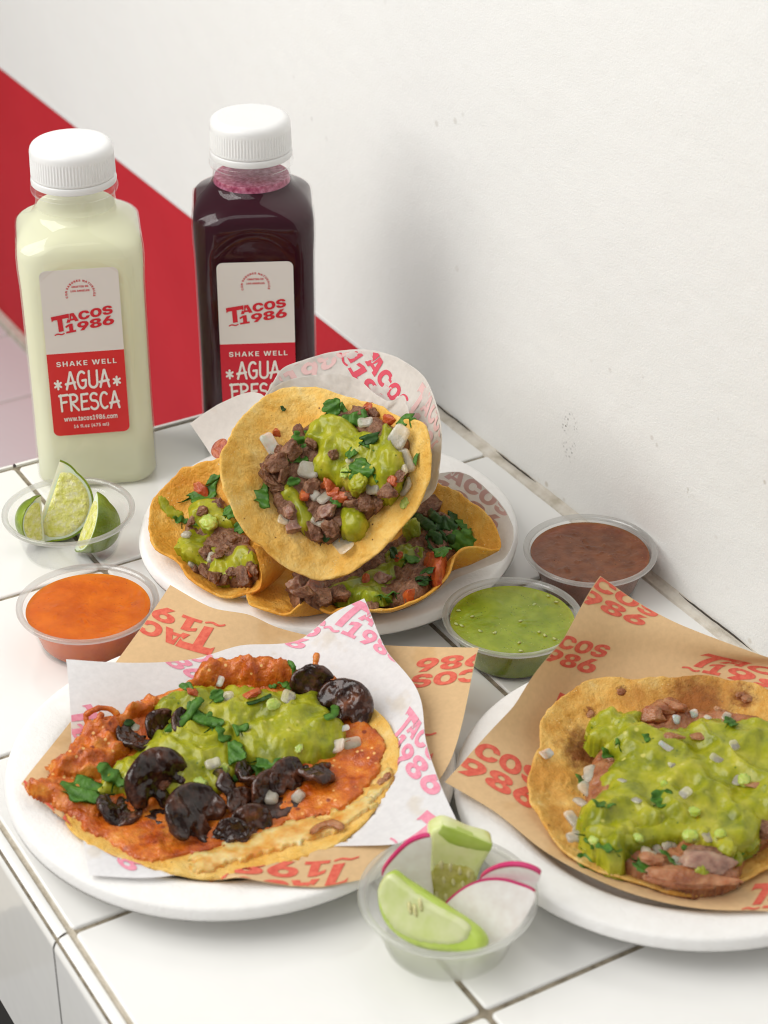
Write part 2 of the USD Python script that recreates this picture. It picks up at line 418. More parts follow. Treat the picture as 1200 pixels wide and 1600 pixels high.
counter = thing('counter', None, None, (EDGE, BACK, 0), kind='structure')
ys = [BACK - k * DY for k in range(8)]
r_ = rng(3)
for i in range(3):
    for k in range(7):
        x0, x1 = EDGE + i * DX, EDGE + (i + 1) * DX
        if i == 2: x1 = WALL - .0035
        dz = r_.uniform(-.00015, .00015)
        put(counter, 'tile', rbox(x0 + JOINT / 2, x1 - JOINT / 2, ys[k + 1] + JOINT / 2, ys[k] - JOINT / 2, -.008, dz), 'glazed_tile', smooth=40)
def extrude_along(prof, y0, y1, ny=2):
    """prof: (x, z) open line; swept along y"""
    p = np.array(prof)
    yy = np.linspace(y0, y1, ny)
    v = np.stack([np.tile(p[:, 0], (ny, 1)), np.repeat(yy[:, None], len(p), 1), np.tile(p[:, 1], (ny, 1))], -1).reshape(-1, 3)
    return tm(v, gridfaces(ny, len(p)))
# rounded edge tiles along the front: a narrow top, a tight curve and a tall face
xe, re = EDGE - JOINT / 2, .0058
face_x = .1745
prof = [(xe, -.006), (xe, -.001), (xe - .0005, -.0002), (xe - .001, .0001)] + [(face_x + re - re * math.sin(a), .0001 - re + re * math.cos(a)) for a in np.linspace(0, PI / 2, 12)] + [(face_x, -.0955), (face_x + .001, -.0965), (face_x + .012, -.0965)]
for k in range(7):
    y1, y0 = ys[k] - .0006, ys[k + 1] + .0006
    m = extrude_along(prof, y0, y1)
    put(counter, 'edge_tile', m, 'glazed_tile', smooth=50)
put(counter, 'grout', trimesh.creation.box(bounds=[[face_x + .0012, ys[7], -.094], [WALL - .001, BACK + .002, -.0012]]), 'dark_grout', smooth=False)
put(counter, 'grout', trimesh.creation.box(bounds=[[EDGE - JOINT / 2 - .0006, ys[7], -.006], [EDGE + JOINT / 2 + .0006, BACK - .001, -.0009]]), 'pale_grout', smooth=False, label='paler joint along the rounded edge tiles')
# narrow rounded edge strip at the far end
for i in range(3):
    x0, x1 = EDGE + i * DX + .0008, min(EDGE + (i + 1) * DX, WALL - .0035) - .0008
    pr = [(0.0, -.004), (0.0, .0)] + [(.005 - .004 + .004 * math.sin(a), -.004 + .004 * math.cos(a)) for a in np.linspace(0, PI / 2, 8)] + [(.005, -.09)]
    p = np.array(pr)
    v = np.stack([np.repeat([[x1], [x0]], len(p), 1), np.tile(BACK + .0012 + p[:, 0], (2, 1)), np.tile(p[:, 1], (2, 1))], -1).reshape(-1, 3)
    put(counter, 'edge_tile', tm(v, gridfaces(2, len(p))), 'glazed_tile', smooth=50)
put(counter, 'cabinet', trimesh.creation.box(bounds=[[face_x + .006, ys[7], -.60], [WALL - .004, BACK - .002, -.0975]]), 'under_counter', smooth=False)

# bead of old caulk between wall and tiles, cracked along the wall
def bead():
    ny, yy = 420, np.linspace(ys[7], BACK, 420)
    rows = []
    for s in np.linspace(0, 1, 9):
        w = .0058 + .0016 * (fbm(np.c_[yy * 35, yy * 0, yy * 0], 3, 4) - .5)
        x = WALL - w * (1 - s)
        z = .0004 + .0010 * math.sin(min(s, .8) / .8 * PI / 2) + .0006 * (fbm(np.c_[yy * 160, yy * 0 + s * 5, yy * 0], 3, 8) - .5)
        if s > .95: z = z + .0012
        if s == 0: z = z * 0 - .002
        rows.append(np.c_[x, yy, z])
    v = np.stack(rows, 1).reshape(-1, 3)
    return tm(v, gridfaces(ny, 9)[:, ::-1])
put(counter, 'caulk_bead', bead(), 'caulk')
def tube(pts, r, n=6, caps=True):
    pts = np.asarray(pts, float)
    r = np.broadcast_to(r, len(pts))
    t = np.gradient(pts, axis=0); t /= np.linalg.norm(t, axis=1, keepdims=True) + 1e-12
    ref = np.array([0, 0, 1.0]) if abs(t[0, 2]) < .9 else np.array([1.0, 0, 0])
    a = np.linspace(0, 2 * PI, n, endpoint=False)
    rows = []
    for p, tt, rr in zip(pts, t, r):
        u = ref - tt * (ref @ tt); u /= np.linalg.norm(u); w = np.cross(tt, u); ref = u
        rows.append(p + rr * (np.cos(a)[:, None] * u + np.sin(a)[:, None] * w))
    v = np.array(rows).reshape(-1, 3)
    f = gridfaces(len(pts), n, True)
    if caps:
        v = np.vstack([v, pts[:1], pts[-1:]])
        j = np.arange(n); k = (len(pts) - 1) * n
        f = np.vstack([np.vstack([f[:, [0, 1, 2]], f[:, [0, 2, 3]]]), np.stack([np.full(n, len(v) - 2), (j + 1) % n, j], 1)[:, ::1], np.stack([np.full(n, len(v) - 1), k + j, k + (j + 1) % n], 1)])
    m = tm(v, f); m.fix_normals()
    return m
for a, b, sd in ((.815, .775, 1), (.752, .716, 2), (.60, .548, 3), (.520, .490, 4), (.478, .455, 5)):
    yy = np.linspace(a, b, 40)
    zz = .0024 + .0009 * (fbm(np.c_[yy * 140, yy * 0 + sd, yy * 0], 3, sd) - .5)
    put(counter, 'crack', tube(np.c_[np.full(40, WALL - .0007), yy, zz], .00042 * np.clip(np.sin(np.linspace(0.05, PI - .05, 40)) * 1.6, .2, 1)), 'crack')

wall = thing('wall', None, None, (WALL, .8, 0), kind='structure')
put(wall, 'white_panel', trimesh.creation.box(bounds=[[WALL, -.4, -.0006], [WALL + .03, 2.6, 1.4]]), 'white_paint', smooth=False)
put(wall, 'red_panel', trimesh.creation.box(bounds=[[WALL + .0006, BACK - .3, -.60], [WALL + .03, 2.6, -.0007]]), 'red_paint', smooth=False)
put(wall, 'paint_edge', trimesh.creation.box(bounds=[[WALL - .0004, BACK + .007, -.0012], [WALL + .002, 2.6, .0006]]), 'white_plastic', smooth=False)

BZ = -.233
bench = thing('bench', None, None, (WALL, 1.3, BZ), kind='structure')
put(bench, 'grout', trimesh.creation.box(bounds=[[-.6, BACK - .05, BZ - .05], [WALL + .001, 2.6, BZ - .002]]), 'pale_grout', smooth=False)
for i in range(5):
    for k in range(9):
        x1 = WALL - .006 - i * DX; y0 = 1.357 + (k - 4) * DY
        put(bench, 'tile', rbox(x1 - DX + .0015, x1 - .0015, y0 + .0015, y0 + DY - .0015, BZ - .009, BZ), 'bench_tile', smooth=40)
put(bench, 'caulk_bead', trimesh.creation.box(bounds=[[WALL - .006, BACK, BZ - .004], [WALL + .0005, 2.6, BZ + .003]]), 'caulk', smooth=False)

# ------------------------------------------------------------------ bottles
clear('bottle_plastic', (.985, .985, .985), .0, rough=.05, ior=1.45, gloss=.42)
mat('lemonade', (.76, .77, .50), .35, specular_ior_level=.1, subsurface_weight=.35, subsurface_scale=.03, subsurface_radius=(1.0, .95, .6))
mat('hibiscus', (.034, .003, .010), .3, specular_ior_level=.12)
mat('foam', (.40, .08, .16), .3, ramp=[(.3, (.22, .012, .05)), (.5, (.42, .09, .17)), (.7, (.58, .25, .34))], scale=420, detail=3, bump=.0001, bscale=400, subsurface_weight=.2, subsurface_scale=.002)

def rsq(a, rc, n=128):
    """rounded square, half width a, corner radius rc; point i has the polar angle i / n"""
    rc = min(rc, a)
    th = np.linspace(0, 2 * PI, n, endpoint=False) + PI / n
    c, s = np.cos(th), np.sin(th)
    q = a - rc
    out = np.zeros((n, 2))
    lo, hi = np.zeros(n), np.full(n, a * 1.5)
    for _ in range(40):
        mid = (lo + hi) / 2
        x, y = np.abs(mid * c), np.abs(mid * s)
        d = np.hypot(np.maximum(x - q, 0), np.maximum(y - q, 0)) + np.minimum(np.maximum(x - q, y - q), 0) - rc
        lo, hi = np.where(d < 0, mid, lo), np.where(d < 0, hi, mid)
    return np.stack([lo * c, lo * s], 1)
BPROF = [(.0, .0235, .010), (.0006, .0262, .011), (.0025, .0286, .0115), (.006, .0298, .0115), (.012, .0299, .0115), (.05, .0297, .0115), (.09, .0298, .0115), (.116, .0300, .012),
         (.122, .0300, .0125), (.1262, .0296, .0135), (.1292, .0284, .016), (.1317, .0264, .019), (.1337, .0240, .021), (.1353, .0217, .0212), (.1370, .0202, .0202), (.1392, .0193, .0193), (.1420, .0188, .0188), (.1465, .0187, .0187)]
def bottle_shell(inset=0.0, ztop=None, z0=0.0, fine=70, dent=True):
    z = np.array([p[0] for p in BPROF]); a = np.array([p[1] for p in BPROF]); c = np.array([p[2] for p in BPROF])
    fa, fc = PchipInterpolator(z, a), PchipInterpolator(z, c)
    zz = np.r_[0, .0006, .0014, .0025, .004, np.linspace(.006, .1465, 150)]
    if ztop: zz = np.r_[zz[zz < ztop - .0004], ztop]
    if z0: zz = np.r_[z0, zz[zz > z0 + .0003]]
    rows = []
    for h in zz:
        p = rsq(float(fa(h)), float(fc(h)), 160)
        if dent:                                   # the four sides are pressed in a little, arched at the top
            for ax in (0, 1):
                u = p[:, 1 - ax]; side = np.abs(p[:, ax]) > float(fa(h)) - .003
                top = .122 - .012 * (u / .021) ** 2
                k = 1 / (1 + np.exp(-(top - h) / .0012)) / (1 + np.exp(-(.0205 - np.abs(u)) / .0008)) / (1 + np.exp(-(h - .007) / .001))
                p[:, ax] -= np.sign(p[:, ax]) * np.where(side, .0007 * k, 0)
        p = p * (1 - inset / max(float(fa(h)), .01))
        rows.append(np.c_[p, np.full(len(p), max(h, inset))])
    v = np.array(rows)
    n = v.shape[1]
    nz = len(rows)
    f = gridfaces(nz, n, True)
    v = np.vstack([v.reshape(-1, 3), [[0, 0, v[0, 0, 2]], [0, 0, v[-1, 0, 2]]]])
    j = np.arange(n); k = (nz - 1) * n
    t = np.vstack([np.stack([np.full(n, len(v) - 2), (j + 1) % n, j], 1), np.stack([np.full(n, len(v) - 1), k + j, k + (j + 1) % n], 1)])
    return v, np.vstack([f[:, [0, 1, 2]], f[:, [0, 2, 3]], t]), nz, n
def shell_open(v, f, n):
    return tm(v, f[:-n])
def make_bottle(label, base, liquid, zl, foam, redmat, lab):
    b = thing('juice_bottle', label, 'bottle', base, 'bottles of agua fresca')
    fwd = np.array([EYE[0] - base[0], EYE[1] - base[1], 0]); fwd = unit(fwd)           # the label faces this way
    rgt = np.cross([0, 0, 1.0], fwd)
    R = np.stack([fwd, rgt, [0, 0, 1.0]], 1)
    W = lambda v: np.asarray(v) @ R.T + np.asarray(base)
    v, f, nz, n = bottle_shell()
    neck = lathe([(.0188, .1464), (.0190, .1468), (.0203, .1471), (.0205, .1478), (.0205, .1490), (.0202, .1497), (.0186, .1501), (.0178, .1505), (.0178, .158)], 96)
    put(b, 'bottle_body', tm(W(v), f[:-n]), 'bottle_plastic')
    put(b, 'neck_ring', tm(W(neck.vertices), neck.faces), 'bottle_plastic')
    v, f, nz, n = bottle_shell(.0008, zl)
    put(b, 'liquid', tm(W(v), f), liquid, smooth=50)
    if foam:
        v, f, nz, n = bottle_shell(.0009, .1408, zl + .0002)
        put(b, 'foam', tm(W(v), f), 'foam', smooth=50)
    # cap: ribbed skirt, bevelled top, tamper band
    na = 480
    a = np.linspace(0, 2 * PI, na, endpoint=False)
    rib = .5 + .5 * np.cos(a * 80)
    rows = []
    for r, z, d in [(.0196, .1545, 0), (.0198, .1548, 0), (.0198, .1556, 0), (.0198, .1562, .8), (.0196, .1645, .8), (.0196, .1652, 0), (.0195, .1670, 0), (.0192, .1682, 0), (.0186, .1692, 0), (.0177, .1699, 0), (.0165, .1703, 0), (.0150, .1703, 0), (.0140, .1700, 0), (.0, .1700, 0)]:
        rr = r - .00035 * d * (1 - rib)
        rows.append(np.stack([rr * np.cos(a), rr * np.sin(a), np.full(na, z)], 1))
    m = tm(np.array(rows).reshape(-1, 3), gridfaces(len(rows), na, True))
    put(b, 'cap', tm(W(m.vertices), m.faces), 'white_plastic', smooth=40)
    band = lathe([(.0188, .1508), (.0196, .1508), (.0200, .1511), (.0201, .1525), (.0199, .1536), (.0197, .1541), (.0192, .1544)], 128)
    put(b, 'tamper_band', tm(W(band.vertices), band.faces), 'white_plastic', smooth=40)
    # label on the front side: positions along the side found from its own measures
    x0, x1, z0, zm_, z1 = lab
    off = .0297
    def flat(g, o, size=None):
        p, f = flat_tri(g, size)
        return tm(W(np.c_[np.full(len(p), off + o), p]), f)
    def slab(g, o):
        m = trimesh.creation.extrude_polygon(g, .00012, engine='earcut')
        q = np.array(m.vertices)
        return tm(W(np.c_[off + o + q[:, 2], q[:, 0], q[:, 1]]), m.faces)
    full = sbox(x0, z0, x1, z1).buffer(-.003).buffer(.003, quad_segs=8)
    top = full.intersection(sbox(x0 - 1, zm_, x1 + 1, 1)); bot = full.intersection(sbox(x0 - 1, -1, x1 + 1, zm_))
    lb = put(b, 'label', slab(top, 0), 'label_paper', smooth=False)
    lr = put(b, 'label', slab(bot, 0), redmat, smooth=False, label='red lower half of the label')
    w, cx = x1 - x0, (x0 + x1) / 2
    H1, H0 = z1 - zm_, zm_ - z0
    g = affinity.translate(affinity.scale(LOGO, w * .80, w * .80, origin=(0, 0)), cx - w * .0, zm_ + H1 * .385)
    put(lb, 'lettering', flat(g, .0003), 'print_red', smooth=False, label='red sign of a tall T, ACOS and 1986')
    ar = unary_union([affinity.translate(arc_text('CON SABORES NATURALES', w * .028, w * .165), cx, zm_ + H1 * .715)] +
                     [affinity.translate(bounds_fit(text_poly(t_, 1, 800), -w * k_, 0, w * k_, w * .026), cx, zm_ + H1 * y_) for t_, k_, y_ in (('CRAFTED IN', .105, .785), ('LOS ANGELES', .12, .735))])
    put(lb, 'lettering', flat(ar, .0003), 'print_red', smooth=False, label='small red ring of lettering')
    def line(t_, wt, x, y0_, y1_, tr=0, st=1.3):
        return bounds_fit(text_poly(t_, 1, wt, st, tr), x0 + w * x[0], z0 + H0 * y0_, x0 + w * x[1], z0 + H0 * y1_)
    put(lr, 'lettering', flat(line('SHAKE WELL', 700, (.115, .895), .845, .905, .16), .0003), 'print_cream', smooth=False, label='SHAKE WELL in cream')
    g1 = bounds_fit(hand_text('AGUA', 1, .075), x0 + w * .20, z0 + H0 * .555, x0 + w * .79, z0 + H0 * .785)
    g2 = bounds_fit(hand_text('FRESCA', 1, .075), x0 + w * .10, z0 + H0 * .29, x0 + w * .90, z0 + H0 * .515)
    s1 = bounds_fit(hand_text('*', 1, .06), x0 + w * .06, z0 + H0 * .565, x0 + w * .165, z0 + H0 * .69)
    s2 = bounds_fit(hand_text('*', 1, .06), x0 + w * .825, z0 + H0 * .565, x0 + w * .93, z0 + H0 * .69)
    put(lr, 'lettering', flat(unary_union([g1, g2, s1, s2]), .0003), 'print_cream', smooth=False, label='AGUA FRESCA in cream hand lettering')
    put(lr, 'lettering', flat(unary_union([line('www.tacos1986.com', 700, (.15, .85), .175, .235), line('16 fl.oz (475 ml)', 700, (.27, .73), .08, .13, .1)]), .0003), 'print_cream', smooth=False, label='web address and volume in cream')
    return b
B1 = (.3282, .8498, 0.0); B2 = (.4153, .838, 0.0)
make_bottle('tall square bottle of pale yellow lemonade with white cap, behind the cup of limes', B1, 'lemonade', .1396, False, 'label_red', (-.0197, .0169, .0318, .0761, .1190))
make_bottle('tall square bottle of dark purple hibiscus drink with white cap, behind the topmost taco', B2, 'hibiscus', .1378, True, 'label_red_deep', (-.0186, .0184, .0195, .0639, .1074))

# ------------------------------------------------------------------ sauce cups
clear('cup_plastic', (.99, .99, .988), .012, (.9, .9, .88), rough=.07, ior=1.36, gloss=.22)
clear('frosted_plastic', (.985, .987, .985), .28, (.92, .92, .90), rough=.2, ior=1.35, gloss=.22)
clear('cup_rim_plastic', (.93, .935, .93), .34, (.92, .92, .91), rough=.10, ior=1.7, gloss=.5)
CUP_OUT = [(.0200, .0005), (.0211, .0), (.0218, .0004), (.0224, .002), (.0246, .009), (.0270, .0156), (.0274, .0165), (.0280, .0168), (.0285, .0182), (.0287, .0192)]
def make_cup(label, cx, cy, group='clear sauce cups', s=1.0, pm='cup_plastic'):
    c = thing('sauce_cup', label, 'cup', (cx, cy, 0), group)
    out = np.array(CUP_OUT) * s
    inn = out[::-1].copy(); inn[:, 0] -= .0005; inn[-3:, 1] += .0006
    pr = np.vstack([[[0.0005, out[0, 1]]], out, inn, [[0.0005, inn[-1, 1]]]])
    m = lathe(pr, 96)
    put(c, 'cup_body', place(m, (cx, cy, 0)), pm, smooth=35)
    rim = [(.0284, .0190), (.0290, .0186), (.0300, .0187), (.0306, .0191), (.0310, .0199), (.0309, .0207), (.0303, .0211), (.0293, .0210), (.0284, .0204), (.0281, .0196)]
    put(c, 'rim', place(lathe(np.array(rim) * s, 128, closed=True), (cx, cy, 0)), 'cup_rim_plastic')
    return c
def salsa(c, cx, cy, mat_, zt=.0176, seed=1, amp=.0004):
    wall_r = lambda z: np.interp(z, [p[1] for p in CUP_OUT[3:]], [p[0] for p in CUP_OUT[3:]]) * .98 - .0007
    pr = [(.0005, .0016), (.0203, .0016), (.0211, .0026)] + [(wall_r(z), z) for z in np.linspace(.0036, zt, 8)]
    R = wall_r(zt)
    pr += [(R - .0002, zt + .0003), (R - .0008, zt + .0002)] + [(r, zt) for r in np.r_[np.linspace(R - .0018, .0008, 26), .00002]]
    m = lathe(pr, 110)
    v = np.array(m.vertices)
    k = (v[:, 2] > zt - .0002) & (np.hypot(v[:, 0], v[:, 1]) < R - .001)
    v[k, 2] += amp * 2 * (fbm(v[k] * 160 + seed, 4, seed) - .5) + amp * 2.2 * np.maximum(fbm(v[k] * 420 + seed, 2, seed + 3) - .62, 0) * 4
    k = np.hypot(v[:, 0], v[:, 1]) < .0035
    k &= v[:, 2] > zt - .003
    w = np.clip(np.hypot(v[k, 0], v[k, 1]) / .0035, 0, 1) ** 2
    v[k, 2] = v[k, 2] * w + (zt + .0001) * (1 - w)
    put(c, 'salsa', tm(v + [cx, cy, 0], m.faces), mat_, smooth=45)
sv = dict(specular_ior_level=.35, subsurface_weight=.25, subsurface_scale=.003)
mat('orange_salsa', (.60, .12, .003), .2, ramp=[(.35, (.52, .09, .002)), (.65, (.66, .145, .004))], scale=90, specks=[(520, .17, (.40, .05, .004))], bump=.0002, bscale=600, **sv)
mat('red_brown_salsa', (.16, .05, .018), .24, ramp=[(.35, (.125, .038, .013)), (.65, (.20, .066, .024))], scale=150, specks=[(600, .2, (.07, .02, .01)), (500, .12, (.40, .14, .04))], bump=.0003, bscale=500, **sv)
mat('green_salsa', (.21, .27, .012), .18, ramp=[(.35, (.17, .225, .008)), (.65, (.25, .31, .018))], scale=110, specks=[(700, .22, (.05, .09, .01)), (520, .14, (.42, .45, .16))], bump=.00025, bscale=600, **sv)
mat('seed', (.44, .43, .15), .3, subsurface_weight=.3, subsurface_scale=.001)
ORA, BRO, GRE, LIM, GAR = (.2616, .7029), (.4757, .6288), (.4156, .6014), (.2846, .7791), (.2977, .4644)
co = make_cup('clear cup filled with smooth bright orange salsa, beside the front plate', *ORA)
salsa(co, *ORA, 'orange_salsa', seed=1)
cb = make_cup('clear cup of chunky red-brown salsa standing against the white wall', *BRO, s=.98)
salsa(cb, *BRO, 'red_brown_salsa', seed=2, amp=.0007)
cg = make_cup('clear cup of green tomatillo salsa with pale seeds', *GRE, s=.98)
salsa(cg, *GRE, 'green_salsa', seed=3)
r_ = rng(5)
for k in range(16):
    a, q = r_.uniform(0, 2 * PI), .025 * math.sqrt(r_.uniform(0, 1))
    m = pillow(poly([(.0011 * math.cos(t) * (1 + .25 * math.cos(t)), .0007 * math.sin(t)) for t in np.linspace(0, 2 * PI, 14, endpoint=False)]), .0006, .0005)
    put(cg, 'seed', place(m, (GRE[0] + q * math.cos(a), GRE[1] + q * math.sin(a), .0180), rot((0, r_.uniform(-.3, .3), r_.uniform(0, 6)))), 'seed')
make_cup('clear cup holding three lime wedges, before the lemonade bottle', *LIM)
make_cup('clear cup of cucumber and radish slices nearest the front of the counter', *GAR, s=1.04, pm='frosted_plastic')

# ------------------------------------------------------------------ plates
PPROF = [(.0, .0012), (.030, .0012), (.052, .0014), (.0575, .0022), (.0625, .0050), (.0675, .0098), (.0705, .0122), (.074, .0134), (.080, .0141), (.0845, .0143), (.0866, .0140), (.0878, .0128), (.0883, .0112)]
def make_plate(label, c, name='paper_plate'):
    t = thing(name, label, 'plate', (*c, 0), 'white moulded fibre plates')
    p = np.array(PPROF)
    f = PchipInterpolator(p[:, 0], p[:, 1])
    rr = np.r_[np.linspace(.0005, .05, 12), np.linspace(.052, .0883, 46)]
    top = np.c_[rr, f(rr) + .0018]
    und = np.c_[rr[::-1], np.minimum(f(rr[::-1]) + .0002, f(rr[::-1]) + .0012)]
    und[:2, 1] -= .0003
    pr = np.vstack([top, [[.0885, .0122]], und])
    pr = np.maximum(pr, [0, .0002])
    m = lathe(pr[::-1], 180)
    v = np.array(m.vertices)
    a = np.arctan2(v[:, 1], v[:, 0]); r = np.hypot(v[:, 0], v[:, 1])
    v[:, 2] += np.where(r > .055, .0006 * np.sin(3 * a + c[0] * 90) * (r - .055) / .03, 0)
    return put(t, 'plate_body', tm(v + [*c, 0], m.faces), 'plate_fibre')
PL, PR, PB = (.2693, .5795), (.4128, .4775), (.3877, .7145)
def plate_z(c):
    p = np.array(PPROF)
    f = PchipInterpolator(p[:, 0], p[:, 1])
    def z(xy):
        r = np.hypot(xy[:, 0] - c[0], xy[:, 1] - c[1])
        return np.where(r < .0883, f(np.minimum(r, .0883)) + .0026, -1)
    return z
make_plate('round white plate in front holding the mushroom taco', PL)
make_plate('round white plate at the right under the large guacamole taco on brown paper', PR)
make_plate('round white plate under the stack of three tacos', PB)
# ------------------------------------------------------------------ paper sheets
class HF:
    """height above (x, y) of a set of points"""
    def __init__(self, pts, step=1):
        self.f = LinearNDInterpolator(pts[::step, :2], pts[::step, 2], fill_value=np.nan)
    def __call__(self, xy): return self.f(xy)
class Sheet:
    """a paper sheet: (s, t) in metres -> place, through the given points, lying over and under its neighbours"""
    def __init__(self, st, xyz, over=(), below=(), smoothing=0.0, size=None):
        self.st = np.asarray(st, float)
        self.f = RBFInterpolator(self.st, np.asarray(xyz, float), kernel='thin_plate_spline', smoothing=smoothing)
        self.over, self.below = over, below
    def __call__(self, q):
        p = self.f(np.asarray(q, float))
        for h, gap in self.below:
            z = h(p[:, :2]) - gap
            p[:, 2] = np.where(np.isfinite(z), np.minimum(p[:, 2], z), p[:, 2])
        for h, gap in self.over:
            z = h(p[:, :2]) + gap
            z = np.where(np.isfinite(z), z, -1)
            d = z - p[:, 2]
            p[:, 2] = np.where(d > -.002, p[:, 2] + np.maximum(d, 0) + .00012 * np.exp(-np.abs(d) / .0006), p[:, 2])
        return p
    def normal(self, q, e=.0008):
        q = np.asarray(q, float)
        n = np.cross(self(q + [e, 0]) - self(q - [e, 0]), self(q + [0, e]) - self(q - [0, e]))
        return n / (np.linalg.norm(n, axis=1, keepdims=True) + 1e-12)
def sheet_mesh(S, outline, step=.0022):
    """outline: polygon in (s, t)"""
    b = resample(np.array(outline.exterior.coords)[:-1], step)
    x0, y0, x1, y1 = outline.bounds
    gx, gy = np.meshgrid(np.arange(x0, x1, step), np.arange(y0, y1, step))
    g = np.c_[gx.ravel(), gy.ravel()]
    g = g[sdf(outline, g) > step * .4]
    q = np.vstack([b, g])
    t = Delaunay(q).simplices
    c = q[t].mean(1)
    t = t[shapely.contains_xy(outline, c[:, 0], c[:, 1])]
    a = q[t]
    s = (a[:, 1, 0] - a[:, 0, 0]) * (a[:, 2, 1] - a[:, 0, 1]) - (a[:, 1, 1] - a[:, 0, 1]) * (a[:, 2, 0] - a[:, 0, 0])
    t[s < 0] = t[s < 0][:, ::-1]
    return tm(S(q), t[np.abs(s) > 1e-12])
def print_on(S, g, off=.00022, size=.0025):
    p, f = flat_tri(g, size)
    return tm(S(p) + S.normal(p) * off, f)
def sign_at(S, px, turn, w, box_):
    """one sign on a sheet, centred where the sheet is seen at px (may lie off its edge)"""
    x0, y0, x1, y1 = box_.bounds
    gx, gy = np.meshgrid(np.linspace(x0 - .03, x1 + .03, 110), np.linspace(y0 - .03, y1 + .03, 110))
    q = np.c_[gx.ravel(), gy.ravel()]
    k = np.argmin(np.hypot(*(proj(S.f(q)) - px).T))
    return affinity.translate(affinity.rotate(affinity.scale(LOGO, w, w, origin=(0, 0)), turn, origin=(0, 0)), *q[k])
def paper_mat(name, color, trans, rough=.75, bump=.0001):
    n = {'g': ('geometry', {}), 'nz': ('noise_texture', {'scale': 420.0, 'detail': 4.0, 'roughness': .7}), 'nl': ('noise_texture', {'scale': 30.0, 'detail': 2.0}),
         'r': ('rgb_ramp', {'ramp': [(.3, tuple(.93 * c for c in color)), (.7, tuple(min(1, 1.05 * c) for c in color))]}), 'n3': ('noise_texture', {'scale': 38.0, 'detail': 4.0}), 'r3': ('rgb_ramp', {'ramp': [(.60, (1, 1, 1)), (.66, (.93, .88, .80)), (.75, (.90, .83, .72))]}), 'mx': ('mix', {'mix_type': 'multiply', 'fac': 1.0}), 'b': ('bump', {'distance': bump}), 'b2': ('bump', {'distance': .0012}),
         'p': ('principled_bsdf', {'roughness': rough}), 't': ('translucent_bsdf', {'color': tuple(min(1, c * 1.05) for c in color)}), 'm': ('mix_closure', {'fac': trans})}
    l = [('g.position', 'nz.vector'), ('g.position', 'nl.vector'), ('nl.fac', 'b2.height'), ('b2.normal', 'b.normal'), ('nz.fac', 'r.fac'), ('nz.fac', 'b.height'), ('g.position', 'n3.vector'), ('n3.fac', 'r3.fac'), ('r.color', 'mx.color1'), ('r3.color', 'mx.color2'), ('mx.color', 'p.base_color'), ('b.normal', 'p.normal'), ('p.BSDF', 'm.closure1'), ('t.BSDF', 'm.closure2')]
    M[name] = usdkit.material(stage, '/World/Looks/' + name, n, l, surface='m.closure')
paper_mat('white_paper', (.80, .79, .80), .18)
paper_mat('wax_paper', (.78, .745, .70), .35)
paper_mat('kraft_paper', (.70, .475, .25), .12)
mat('pink_print', (.76, .27, .36), .7, ramp=[(.35, (.72, .22, .32)), (.65, (.80, .33, .42))], scale=500)
mat('red_print', (.66, .10, .06), .7, ramp=[(.35, (.60, .08, .05)), (.65, (.72, .15, .09))], scale=500)
mat('faint_print', (.72, .48, .46), .7)
mat('deep_print', (.62, .06, .10), .7)

